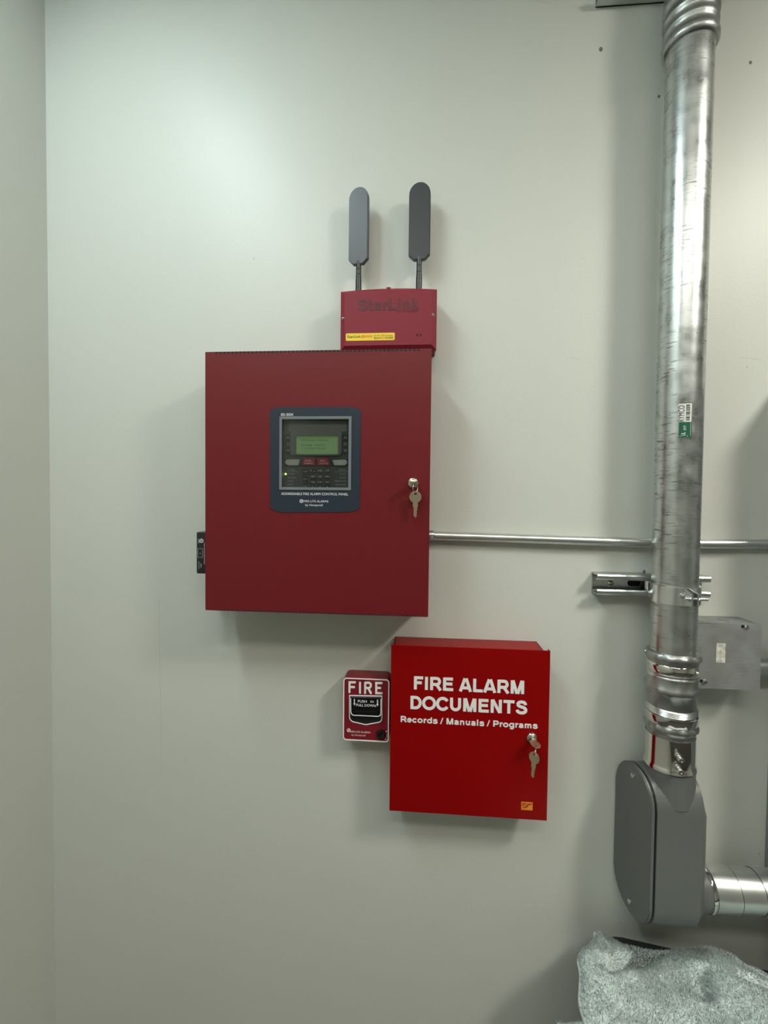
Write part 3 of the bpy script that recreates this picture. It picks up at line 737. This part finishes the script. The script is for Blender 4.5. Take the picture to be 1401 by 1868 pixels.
def on_pipe(a_ref, z_ref, r=GR + .0008):     # u runs up the pipe, v runs across it to the left
    return lambda u, v: (GX + r * math.cos(a_ref - v / GR), GY + r * math.sin(a_ref - v / GR), z_ref + u)
aw = (wa1 - wa0)
text('label_print', 'RYMCO', .001, wz1 - wz0 - .003, 0, .0088, 0, M['black_print'], wl, 0, fn=on_pipe(wa0 + aw * .44, wz0))
bm = bmesh.new(); zz = wz0 + .003
while zz < wz1 - .003:
    h = random.choice((.0004, .0007, .0011))
    fn = on_pipe(wa0 + aw * .86, 0)
    vs_ = [bm.verts.new(fn(*p)) for p in ((zz, 0), (zz + h, 0), (zz + h, GR * aw * .30), (zz, GR * aw * .30))]
    bm.faces.new(vs_); zz += h + random.choice((.0005, .0008, .0012))
obj('barcode', bm, M['black_print'], wl)
text('label_print', 'EMT', .013, .021, 0, .0040, 0, M['print'], gl, 0, fn=on_pipe(wa0 + aw * .60, vz0))
text('label_print', 'UL', .0035, .0090, 0, .0060, 0, M['print'], gl, .01, fn=on_pipe(wa0 + aw * .55, vz0))
for dv in (-.004, .006):
    fn = on_pipe(wa0 + aw * .55, vz0); bm = bmesh.new()
    vs_ = [bm.verts.new(fn(*p)) for p in ((.002, dv), (.0026, dv), (.0026, dv + .0025), (.002, dv + .0025))]; bm.faces.new(vs_)
    obj('label_mark', bm, M['print'], gl)
fn = on_pipe(wa0 + aw * .95, vz0); bm = bmesh.new()
bm.faces.new([bm.verts.new(fn(*p)) for p in ((.003, 0), (.026, 0), (.026, .0007), (.003, .0007))]); obj('label_line', bm, M['print_dim'], gl)

# upper coupling
RC = .0442
def knob(n_, amp, rows):
    return lambda th, i: (amp * (.5 + .5 * math.cos(n_ * th)) if i in rows else 0)
prof = [(GR, 2.3960), (RC - .0022, 2.3950), (RC, 2.3975), (RC + .0004, 2.4060), (RC - .0012, 2.4090), (RC - .0030, 2.4102), (RC - .0030, 2.4215), (RC - .0014, 2.4235), (RC - .0010, 2.4290), (RC - .0026, 2.4310), (RC - .0026, 2.4420), (RC - .0006, 2.4440), (RC - .0002, 2.4510), (RC - .0022, 2.4530), (RC - .0022, 2.4640), (RC - .0004, 2.4660), (RC - .0004, 2.4760), (RC - .002, 2.4790), (RC - .002, 2.5200), (GR, 2.5210)]
single('upper_coupling', lathe(prof, (GX, GY, 0), 'z', 64, closed=True), M['galv_fit'], 'ribbed grey metal coupling at the top of the thick vertical conduit', 'coupling', smooth=True, angle=60)
T6b = tag(obj('riser_conduit', lathe([(GR - .002, 2.518), (GR, 2.518), (GR, ZC + .004), (GR - .002, ZC + .004)], (GX, GY, 0), 'z', 48, closed=True), M['galv'], None, True, 50), 'thick galvanised conduit rising from the ribbed coupling to the ceiling', 'conduit')

# lower compression coupling
def zpx(py): return at(1224, py, GY)[1]
T7 = thing('lower_coupling', 'stacked zinc compression coupling below the pipe clamp', 'coupling', (GX, GY, zpx(1345)))
R0 = .0410
def ring(name, prof, m, n_=0, amp=0, rows=(), seg=72):
    return obj(name, lathe([(r, zpx(p)) for r, p in prof], (GX, GY, 0), 'z', seg, knob(n_, amp, rows) if n_ else None), M[m], T7, True, 55)
ring('gland_nut', [(GR, 1188), (R0 + .0012, 1187), (R0 + .0024, 1190), (R0 + .0030, 1196), (R0 + .0004, 1203), (R0 + .0004, 1206)], 'galv_fit', 12, .0022, (2, 3))
band = ring('band', [(R0 + .0004, 1205), (R0 + .0013, 1206), (R0 + .0013, 1220), (R0, 1221.5)], 'chrome')
ring('lip', [(R0, 1221), (R0 + .0018, 1222), (R0 + .0018, 1225), (R0 + .0004, 1226), (R0 + .0014, 1227), (R0 + .0014, 1229.5), (R0 - .001, 1230.5)], 'steel')
ring('body', [(R0, 1229.5), (R0, 1243), (R0 + .0018, 1247), (R0 + .0026, 1252), (R0 + .0016, 1257), (R0 - .0008, 1261), (R0 - .0006, 1284)], 'galv_fit', 10, .0020, (2, 3, 4))
ring('threads', [(R0 - .0006, 1283)] + [(R0 + (.0014 if k % 2 else .0002), 1284.5 + k * 1.35) for k in range(9)] + [(R0, 1297)], 'steel')
ring('band', [(R0 + .0004, 1296), (R0 + .0022, 1297), (R0 + .0022, 1311), (R0 + .0004, 1313)], 'chrome')
ring('gland_nut', [(R0 + .0004, 1312.5), (R0 + .0012, 1316), (R0 + .0016, 1320), (R0 + .0008, 1325), (R0 - .0020, 1329)], 'galv_fit', 12, .0022, (1, 2, 3))
ring('neck', [(R0 - .0016, 1328), (R0 - .0018, 1341), (GR - .002, 1342)], 'galv_fit')
for ang, py in ((-.95, 1214), (2.9, 1192)):
    a = ang; d_ = Vector((math.cos(a), math.sin(a), 0)); u_ = Vector((-math.sin(a), math.cos(a), 0))
    obj('set_screw', lathe([(0, .0052), (.0020, .005), (.0026, .004), (.0026, -.002), (0, -.002)], Vector((GX, GY, zpx(py))) + d_ * R0, (u_, Vector((0, 0, 1)), d_), 12), M['steel'], T7, True, 40)
# chromed set screw sleeve
T8 = thing('chrome_sleeve', 'mirror bright chrome sleeve with two set screws on the grey conduit body', 'coupling', (GX, GY, zpx(1394)))
obj('sleeve', lathe([(R0 - .0030, zpx(1336.5)), (R0 - .0004, zpx(1335)), (R0 - .0004, zpx(1383)), (R0 + .0006, zpx(1387)), (R0 + .0024, zpx(1389.5)), (R0 + .0024, zpx(1393)), (R0 - .002, zpx(1394))], (GX, GY, 0), 'z', 72), M['chrome'], T8, True, 50)
for py in (1357, 1377):
    a = math.radians(-100); d_ = Vector((math.cos(a), math.sin(a), 0)); u_ = Vector((-math.sin(a), math.cos(a), 0))
    sc = obj('set_screw', lathe([(0, .0175), (.0016, .0175), (.0018, .0190), (.0042, .0190), (.0048, .0178), (.0048, .0100), (.0034, .0096), (.0034, .0040), (.0050, .0036), (.0050, -.001), (0, -.001)], Vector((GX, GY, zpx(py))) + d_ * R0, (u_, Vector((0, 0, 1)), d_), 16), M['steel'], T8, True, 40)

# ------------------------------------------------------------------ grey conduit body
LZ0, LZ1, LY0, LY1 = .803, 1.092, -.112, -.004
XRb = 1.0600
def cover_x(y): return .9485 + (-y) * .170                # the cover leans a little toward the room
def stadium(y0, y1, z0, z1, n=12, kb=1.0):
    r = (y1 - y0) / 2; cy = (y0 + y1) / 2; out = []
    for k in range(n + 1): a = PI * k / n; out.append((cy + r * math.cos(a), z1 - r * 1.05 + r * 1.05 * math.sin(a)))
    for k in range(n + 1): a = PI + PI * k / n; out.append((cy + r * math.cos(a), z0 + r * kb + r * kb * math.sin(a)))
    return out
def slab(prof, xa, xb, bm=None, taper=0.0):
    """extrude a (y, z) outline from x = xa(y) to xb(y)"""
    bm = bm or bmesh.new()
    A = [bm.verts.new((xa(y), y, z)) for y, z in prof]; B = [bm.verts.new((xb(y), y, z)) for y, z in prof]
    n = len(prof)
    for k in range(n): bm.faces.new((A[k], A[(k + 1) % n], B[(k + 1) % n], B[k]))
    bm.faces.new(A[::-1]); bm.faces.new(B); return bm
T9 = thing('conduit_body', 'large grey painted conduit elbow body with a rounded access cover', 'conduit body', (1.0, -.06, LZ0))
bm = slab(stadium(LY0, LY1, LZ0, LZ1), lambda y: cover_x(y) + .0096, lambda y: XRb)
bmesh.ops.bevel(bm, geom=[e for e in bm.edges if all(abs(v.co.x - XRb) < 1e-5 for v in e.verts)], offset=.006, segments=3, affect='EDGES')
obj('body', bm, M['lb_grey'], T9, True, 45)
obj('gasket', slab(stadium(LY0 + .0030, LY1 - .0030, LZ0 + .0030, LZ1 - .0030), lambda y: cover_x(y) + .0050, lambda y: cover_x(y) + .0098), M['gasket'], T9)
bm = slab(stadium(LY0, LY1, LZ0, LZ1), lambda y: cover_x(y), lambda y: cover_x(y) + .0048)
bmesh.ops.bevel(bm, geom=[e for e in bm.edges if all(abs(v.co.x - cover_x(v.co.y)) < 1e-5 for v in e.verts)], offset=.0015, segments=2, affect='EDGES')
cov = obj('cover', bm, M['lb_grey'], T9, True, 45)
nx = Vector((-1, -.17, 0)).normalized(); ny = Vector((-.17, 1, 0)).normalized()
for yy, zz in ((-.058, LZ1 - .022), (-.058, LZ0 + .022)):
    obj('cover_screw', lathe([(0, .0040), (.0028, .0038), (.0048, .0022), (.0050, 0), (.0050, -.002), (0, -.002)], Vector((cover_x(yy), yy, zz)), (ny, Vector((0, 0, 1)), nx), 16), M['steel'], cov, True, 40)
obj('top_hub', lathe([(R0 + .0004, zpx(1391)), (R0 + .0008, zpx(1394)), (R0 + .0008, zpx(1412)), (R0 + .0030, zpx(1428)), (R0 + .004, LZ1 - .05), (0, LZ1 - .05)], (GX, GY, 0), 'z', 56), M['lb_grey'], T9, True, 50)
HZ, HY, HR = .872, -.068, .0360
obj('side_hub', lathe([(0, XRb - .01), (HR + .0032, XRb - .01), (HR + .0028, XRb + .004), (HR + .0020, XRb + .024), (HR - .002, XRb + .025), (0, XRb + .025)], (0, HY, HZ), 'x', 56), M['lb_grey'], T9, True, 50)

# ------------------------------------------------------------------ horizontal conduit out of the body
T10 = thing('side_conduit', 'short thick silver conduit running from the grey elbow body to the wall panel', 'conduit', (XRb + .024, HY, HZ))
xs = XRb + .022
obj('connector_ring', lathe([(HR - .004, xs), (HR + .0034, xs), (HR + .0042, xs + .003), (HR + .0030, xs + .0075), (HR + .0012, xs + .0090)], (0, HY, HZ), 'x', 56), M['chrome'], T10, True, 50)
obj('sleeve', lathe([(HR + .0012, xs + .008), (HR + .0012, xs + .0500), (HR - .001, xs + .0510)], (0, HY, HZ), 'x', 56), M['emt'], T10, True, 50)
obj('sleeve_seam', box(xs + .010, xs + .046, HY - .0022, HY + .010, HZ - HR - .0030, HZ - HR + .001, .001), M['steel'], T10)
obj('pipe', lathe([(HR - .002, xs + .04), (HR, xs + .04), (HR, xs + .092), (HR + .0010, xs + .0925), (HR + .0010, 1.2395), (HR - .002, 1.2395)], (0, HY, HZ), 'x', 56, closed=True), M['emt'], T10, True, 50)

for xj, rj in ((xs + .0505, HR + .0004), (xs + .0925, HR + .0004)):
    obj('joint_line', lathe([(rj - .002, xj - .0007), (rj + .0004, xj - .0007), (rj + .0004, xj + .0007), (rj - .002, xj + .0007)], (0, HY, HZ), 'x', 56, closed=True), M['gasket'], T10, True, 50)

# ------------------------------------------------------------------ strut channels
def strut(label, x0, x1, z0, z1, depth, holes, screw):
    t = thing('strut_channel', label, 'channel', ((x0 + x1) / 2, 0, (z0 + z1) / 2))
    th = .0024
    bm = plate(rect(x0, x1, z0, z1), holes, -.0002, -th)
    for a, b in ((z0, z0 + th), (z1 - th, z1)): box(x0, x1, -depth + .002, -.0002, a, b, bm=bm)
    obj('channel', bm, M['strut'], t)
    for zz, s in ((z0, 1), (z1, -1)):                      # rolled lips
        pts = [(-depth + .005, zz + s * .0012), (-depth + .0012, zz + s * .0012), (-depth + .0002, zz + s * .003), (-depth + .0002, zz + s * .0078), (-depth + .0012, zz + s * .0095), (-depth + .008, zz + s * .0095)]
        bm = bmesh.new()
        o_ = offset_path(pts, .0012, False); i_ = offset_path(pts, -.0012, False)
        L_ = o_ + i_[::-1]
        A = [bm.verts.new((x0, y, z)) for y, z in L_]; B = [bm.verts.new((x1, y, z)) for y, z in L_]
        for k in range(len(L_)): bm.faces.new((A[k], A[(k + 1) % len(L_)], B[(k + 1) % len(L_)], B[k]))
        m_half = len(pts)
        for R_ in (A, B):
            for k in range(m_half - 1): bm.faces.new((R_[k], R_[k + 1], R_[2 * m_half - 2 - k], R_[2 * m_half - 1 - k]))
        obj('lip', bm, M['strut'], t)
    if screw:
        x, z = screw
        obj('washer', plate(rect(x - .014, x + .014, z - .010, z + .010, .004, 4), [circle(x, z, .004, 16)], -th, -th - .002), M['strut'], t)
        s = obj('wall_screw', lathe([(0, -.0045), (.0030, -.0042), (.0054, -.0025), (.0056, 0), (.0056, .002), (0, .002)], (x, -th - .002, z), 'y', 18), M['steel'], t, True, 40)
        obj('screw_slot', box(x - .0030, x + .0030, -th - .0068, -th - .0060, z - .0005, z + .0005), M['dark'], s)
    return t
SD = .0300
hz_ = 1.4275
sx = at(1113, 1067, -.004)[0]; hx_ = at(1157, 1067, -.002)[0]
def slot(cx, cz, hw, hh, n=8):
    return [(cx + hw + hh * math.cos(-PI / 2 + PI * k / n), cz + hh * math.sin(-PI / 2 + PI * k / n)) for k in range(n + 1)] + [(cx - hw + hh * math.cos(PI / 2 + PI * k / n), cz + hh * math.sin(PI / 2 + PI * k / n)) for k in range(n + 1)]
X0s, X1s = .8945, 1.1035
tst = strut('short zinc strut channel screwed to the wall behind the pipe clamp', X0s, X1s, 1.4075, 1.4475, SD, [slot(sx, hz_, .007, .0065), slot(hx_, hz_, .007, .0065), slot(hx_ + .05, hz_, .007, .0065), slot(hx_ + .1, hz_, .007, .0065)], (sx, hz_))
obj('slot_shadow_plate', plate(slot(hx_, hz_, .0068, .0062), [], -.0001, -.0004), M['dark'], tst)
zt = at(1150, 10, 0)[1]
strut('zinc strut channel high on the wall behind the ribbed coupling', .8757, 1.1130, zt, zt + .04, SD, [], None)

# ------------------------------------------------------------------ pipe clamp
T11 = thing('pipe_clamp', 'two piece steel strut clamp bolted around the thick vertical conduit', 'clamp', (GX, GY, 1.4075))
cz0, cz1 = 1.4075, 1.4385
def half(s, name):
    """s = -1 half on the left, +1 half on the right"""
    r0, r1 = GR + .0004, GR + .0042
    ang = []
    n = 22
    a_front = -PI / 2 + s * .09; a_back = PI / 2 - s * .30
    pts = []
    def P(r, a): return (GX + r * math.cos(a), GY + r * math.sin(a))
    a0, a1 = a_front, (a_back if s > 0 else a_back - 2 * PI if a_back > 0 else a_back)
    if s < 0: a0, a1 = -PI / 2 - .09, -PI * 3 / 2 + .30
    else: a0, a1 = -PI / 2 + .09, PI / 2 - .30
    outer = [P(r1, a0 + (a1 - a0) * k / n) for k in range(n + 1)]
    inner = [P(r0, a0 + (a1 - a0) * k / n) for k in range(n + 1)]
    xe0 = outer[0][0]; xi0 = inner[0][0]
    ey = GY - GR - .0280
    # ear at the front, foot at the back reaching into the channel
    fx = outer[-1][0]
    O = [(xi0 + s * .0030, ey)] + outer + [(fx + s * .012, -.0225), (fx + s * .016, -.0165)]
    I = [(xi0, ey)] + inner + [(fx + s * .0095, -.0195 - .001), (fx + s * .0140, -.0150)]
    bm = bmesh.new(); m = len(O)
    lo = [[bm.verts.new((x, y, z)) for x, y in L] for L in (O, I) for z in (cz0, cz1)]
    Ob, Ot, Ib, It = lo
    # rounded ear: pull the end corners in
    for a, b in ((Ob[0], Ot[0]), (Ib[0], It[0])): a.co.z += .005; b.co.z -= .005
    for k in range(m - 1):
        bm.faces.new((Ob[k], Ob[k + 1], Ot[k + 1], Ot[k])); bm.faces.new((Ib[k], It[k], It[k + 1], Ib[k + 1]))
        bm.faces.new((Ob[k], Ib[k], Ib[k + 1], Ob[k + 1])); bm.faces.new((Ot[k], Ot[k + 1], It[k + 1], It[k]))
    for k in (0, m - 1): bm.faces.new((Ob[k], Ot[k], It[k], Ib[k]))
    return obj('clamp_half', bm, M['clamp'], T11, True, 35)
half(-1, 'l'); half(1, 'r')
by, bz = GY - GR - .0175, (cz0 + cz1) / 2
bo = obj('clamp_bolt', lathe([(0, -.0115), (.0028, -.0112), (.0046, -.0090), (.0046, -.0048), (.0028, -.0046), (.0028, .026), (0, .026)], (GX, by, bz), 'x', 16), M['steel'], T11, True, 40)
obj('clamp_nut', lathe([(.0026, .0056), (.0056, .0056), (.0056, .0100), (.0026, .0100)], (GX, by, bz), 'x', 6, closed=True), M['steel'], T11)

# ------------------------------------------------------------------ junction box with its conduit
JX0, JX1, JZ0, JZ1, JD = 1.0580, 1.1775, 1.2440, 1.3670, .0600
T12 = thing('junction_box', 'square weathered grey steel junction box with a blank cover', 'junction box', ((JX0 + JX1) / 2, 0, JZ0))
bm = cabinet_shell(JX0 + .002, JX1 - .002, JZ0 + .002, JZ1 - .002, 0, -JD + .0025, .0016)
obj('box', bm, M['galv_box'], T12)
cov = obj('cover', plate(rect(JX0, JX1, JZ0, JZ1, .006, 4), [], -JD + .0027, -JD), M['galv_box'], T12)
for kx, r in ((JX0 + .030, .0085), (JX0 + .070, .0085)):
    obj('knockout', lathe([(0, .0005), (r * .86, .0005), (r, .0002), (r, -.0002)], (kx, -.030, JZ1 - .002), 'z', 24), M['galv_fit'], T12, True, 40)
jt = lambda a, b: at(a, b, -JD)
for a, b in ((1360, 1143.5), (1284, 1243)):
    x, z = jt(a, b)
    obj('cover_notch', plate(rect(x - .0075, x + .0025, z - .0022, z + .0035, .001, 2), [], -JD + .0002, -JD - .0002), M['dark'], cov)
    s = obj('cover_screw', lathe([(0, -.0036), (.0030, -.0034), (.0044, -.0018), (.0046, 0), (.0046, .001), (0, .001)], (x + .001, -JD, z), 'y', 16), M['steel'], cov, True, 40)
a0, b1 = jt(1307, 1173); a1, b0 = jt(1322.5, 1209)
obj('worn_sticker', plate(rect(a0, a1, b0, b1, .0008, 2), [], -JD + .0001, -JD - .0003), M['old_label'], cov)
obj('weld_tab', box(jt(1281, 1136)[0], jt(1293, 1136)[0], -JD - .0004, -JD + .004, JZ1 - .0005, JZ1 + .0006), M['steel'], T12)
zj0 = at(1396, 1234, -.032)[1]; zj1 = at(1396, 1200, -.032)[1]
jr, jz = (zj1 - zj0) / 2, (zj0 + zj1) / 2
T13 = thing('stub_conduit', 'short bright conduit between the square junction box and the wall panel', 'conduit', (JX1, -.032, jz))
obj('tube', tube([(JX1 - .003, -.032, jz), (1.2395, -.032, jz)], jr, 28), M['emt'], T13, True, 40)
obj('locknut', lathe([(jr - .001, 0), (jr + .0045, 0), (jr + .0045, .004), (jr - .001, .0045)], (JX1 - .0022, -.032, jz), 'x', 8, closed=True), M['galv_fit'], T13)

# ------------------------------------------------------------------ wall panel at the edge of view
EX0, EX1, EZ0, EZ1, ED = 1.2385, 1.74, .775, 1.83, .145
T14 = thing('electrical_panel', 'large grey electrical panel on the wall that the conduits enter', 'electrical panel', ((EX0 + EX1) / 2, 0, EZ0))
obj('box', box(EX0, EX1, -ED + .012, 0, EZ0, EZ1, .002), M['epanel'], T14)
obj('trim', box(EX0 - .0, EX1, -ED, -ED + .0122, EZ0, EZ1, .002), M['epanel'], T14)
dr = obj('door', box(EX0 + .09, EX1 - .09, -ED - .003, -ED + .001, EZ0 + .10, EZ1 - .10, .0015), M['epanel'], T14)
obj('latch', box(EX0 + .105, EX0 + .125, -ED - .008, -ED - .002, 1.27, 1.34, .002), M['steel'], dr)

# ------------------------------------------------------------------ black bin with a towel on top
NX0, NX1, NY0, NY1, NZ = .852, 1.37, -.43, -.012, .728
T15 = thing('storage_bin', 'black bin against the wall under the pale green towel', 'bin', ((NX0 + NX1) / 2, (NY0 + NY1) / 2, 0))
bm = bmesh.new()
def rr(x0, x1, y0, y1, z, r=.05): return [bm.verts.new((x, y, z)) for x, y in rect(x0, x1, y0, y1, r, 5)]
I = .045
lp = [rr(NX0 + I, NX1 - I, NY0 + I, NY1 - .02, 0), rr(NX0 + .012, NX1 - .012, NY0 + .012, NY1 - .006, NZ - .03), rr(NX0 + .016, NX1 - .016, NY0 + .016, NY1 - .010, NZ - .03), rr(NX0 + I + .004, NX1 - I - .004, NY0 + I + .004, NY1 - .024, .01)]
n = len(lp[0])
for a, b in zip(lp, lp[1:]):
    for k in range(n): bm.faces.new((a[k], a[(k + 1) % n], b[(k + 1) % n], b[k]))
bm.faces.new(lp[0][::-1]); bm.faces.new(lp[-1])
obj('tub', bm, M['bin'], T15, True, 50)
bm = bmesh.new()
lp = [rr(NX0 + .014, NX1 - .014, NY0 + .014, NY1 - .008, NZ - .032), rr(NX0, NX1, NY0, NY1, NZ - .032), rr(NX0, NX1, NY0, NY1, NZ - .004), rr(NX0 + .004, NX1 - .004, NY0 + .004, NY1 - .003, NZ), rr(NX0 + .03, NX1 - .03, NY0 + .03, NY1 - .02, NZ + .004)]
for a, b in zip(lp, lp[1:]):
    for k in range(n): bm.faces.new((a[k], a[(k + 1) % n], b[(k + 1) % n], b[k]))
bm.faces.new(lp[-1])
obj('lid', bm, M['bin'], T15, True, 50)
T15.location = (1.124, -.269, 0); T15.rotation_euler = (0, 0, math.radians(-10))      # stands a little askew to the wall

def lerp_tab(tab, x):
    if x <= tab[0][0]: return tab[0][1]
    for (a, u), (b, v) in zip(tab, tab[1:]):
        if x <= b:
            k = (x - a) / (b - a); k = k * k * (3 - 2 * k)
            return u + (v - u) * k
    return tab[-1][1]
def y_back(x): return -.048 - .26 * max(0, x - 1.06)
back = []
for a, b in ((1083, 1704), (1110, 1713), (1160, 1731), (1205, 1730), (1250, 1727), (1290, 1728), (1340, 1742), (1380, 1762), (1401, 1774)):
    yb = y_back(at(a, b, -.05)[0]); back.append(at(a, b, y_back(at(a, b, yb)[0])))
back.append((back[-1][0] + .10, back[-1][1] - .012))
def seg_d(p, a, b):
    p, a, b = Vector(p), Vector(a), Vector(b); d = b - a
    t_ = max(0, min(1, (p - a).dot(d) / d.length_squared)); return (p - a - d * t_).length
def towel_z(x, y):
    z = lerp_tab(back, x)
    f = max(0, y_back(x) - .004 - y)
    z += .026 * (1 - math.exp(-f / .05)) - .10 * max(0, f - .16)
    z += .010 * noise.noise((x * 9, y * 9, 1.3)) + .0045 * noise.noise((x * 26, y * 26, 4.1))
    # creases
    z -= .026 * math.exp(-(seg_d((x, y), (1.015, -.055), (.895, -.125)) / .011) ** 2)
    z -= .020 * math.exp(-(seg_d((x, y), (1.150, -.085), (1.225, -.140)) / .010) ** 2)
    z -= .018 * math.exp(-(seg_d((x, y), (1.045, -.15), (1.06, -.11)) / .010) ** 2)
    z -= .016 * math.exp(-(seg_d((x, y), (1.12, -.125), (1.19, -.150)) / .010) ** 2)
    return max(z, NZ + .003 if NX0 + .01 < x < NX1 - .01 else .60)
NU, NV = 120, 90
def towel_xy(u, v):
    y = -.048 - .39 * v
    xl = lerp_tab([(-.44, .80), (-.20, .822), (-.13, .842), (-.048, .900)], y)
    x = xl + (1.40 - xl) * u
    y += (y_back(x) + .048) * (1 - v)
    y += .006 * math.sin(x * 30) * (1 - v) - .006 * math.exp(-(x - 1.06) ** 2 / .004) * (1 - v)
    return x, y
verts, pos = [], {}
bm = bmesh.new(); G = []
for j in range(NV + 1):
    row = []
    for i in range(NU + 1):
        x, y = towel_xy(i / NU, (j / NV) ** 1.3)
        z = towel_z(x, y)
        e = i / NU
        if e < .03: z -= .006 * (1 - e / .03) ** 2
        row.append(bm.verts.new((x, y, z)))
    G.append(row)
for j in range(NV):
    for i in range(NU): bm.faces.new((G[j][i], G[j][i + 1], G[j + 1][i + 1], G[j + 1][i]))
surf = [[v.co.copy() for v in row] for row in G]
T16 = thing('towel', 'pale grey green terry towel heaped on the black bin', 'towel', (1.08, -.2, NZ))
tw = obj('cloth', bm, M['towel'], T16, True)
so = tw.modifiers.new('thickness', 'SOLIDIFY'); so.thickness = .005; so.offset = -1
bm = tube([surf[j][0] + Vector((-.0005, 0, -.001)) for j in range(0, NV + 1, 2)], .0028, 8)
obj('hem', bm, M['hem'], tw, True)
# second layer folded over the front left corner
bm = bmesh.new(); G2 = []
for j in range(31):
    row = []
    for i in range(61):
        u, v = i / 60, j / 30
        k = min(1, u / .16); k = k * k * (3 - 2 * k)
        x = .796 + .50 * u; y = -.158 - .050 * k - .03 * u - .20 * v - .006 * math.sin(u * 11)
        z = .690 + (max(towel_z(max(x, .86), y) + .009, .71) - .690) * k - .004 * max(0, 1 - v * 12) ** 2 + .004 * noise.noise((x * 20, y * 20, 9))
        row.append(bm.verts.new((x, y, z)))
    G2.append(row)
for j in range(30):
    for i in range(60): bm.faces.new((G2[j][i], G2[j][i + 1], G2[j + 1][i + 1], G2[j + 1][i]))
surf2 = [[v.co.copy() for v in row] for row in G2]
fl = obj('folded_flap', bm, M['towel'], T16, True)
so = fl.modifiers.new('thickness', 'SOLIDIFY'); so.thickness = .006; so.offset = -1
# terry loops
def pile(grid, count, jmax, parent):
    vv, ff, nn = [], [], []; nj, ni = len(grid) - 1, len(grid[0]) - 1
    for _ in range(count):
        i = random.random() * (ni - .01); j = random.random() * (nj - .01) * jmax
        a, b = int(i), int(j); fi, fj = i - a, j - b
        p00, p10, p01, p11 = grid[b][a], grid[b][a + 1], grid[b + 1][a], grid[b + 1][a + 1]
        p = p00.lerp(p10, fi).lerp(p01.lerp(p11, fi), fj)
        nrm = (p10 - p00).cross(p01 - p00)
        if nrm.length < 1e-12: continue
        nrm.normalize()
        if nrm.z < 0: nrm = -nrm
        l = noise.noise_vector((p.x * 40, p.y * 40, 2.0)) * .9
        rv = Vector((random.uniform(-1, 1), random.uniform(-1, 1), random.uniform(-.5, .5)))
        ln = random.uniform(.0030, .0058)
        d = (nrm + rv * .55 + l * .7).normalized()
        sd = d.cross(Vector((random.uniform(-1, 1), random.uniform(-1, 1), .1))).normalized() * random.uniform(.0002, .00036)
        q_ = p - nrm * .001; mid = q_ + d * ln * .6 + nrm * ln * .15; tip = q_ + d * ln + rv * .0008
        k = len(vv)
        vv += [q_ - sd, q_ + sd, mid + sd, mid - sd, tip]
        nv = (nrm * 1.6 + d * .5 + rv * .45).normalized()
        nn += [nv] * 5
        ff += [(k, k + 1, k + 2, k + 3), (k + 3, k + 2, k + 4)]
    me = bpy.data.meshes.new('terry_pile'); me.from_pydata([v - Vector(T16.location) for v in vv], [], ff); me.materials.append(M['pile'])
    for p in me.polygons: p.use_smooth = True
    me.normals_split_custom_set_from_vertices(nn)
    o = bpy.data.objects.new('terry_pile', me); COL.objects.link(o); o.parent = parent
    tag(o, kind='stuff')
pile(surf, 150000, .72, tw)
pile(surf2, 30000, .6, fl)
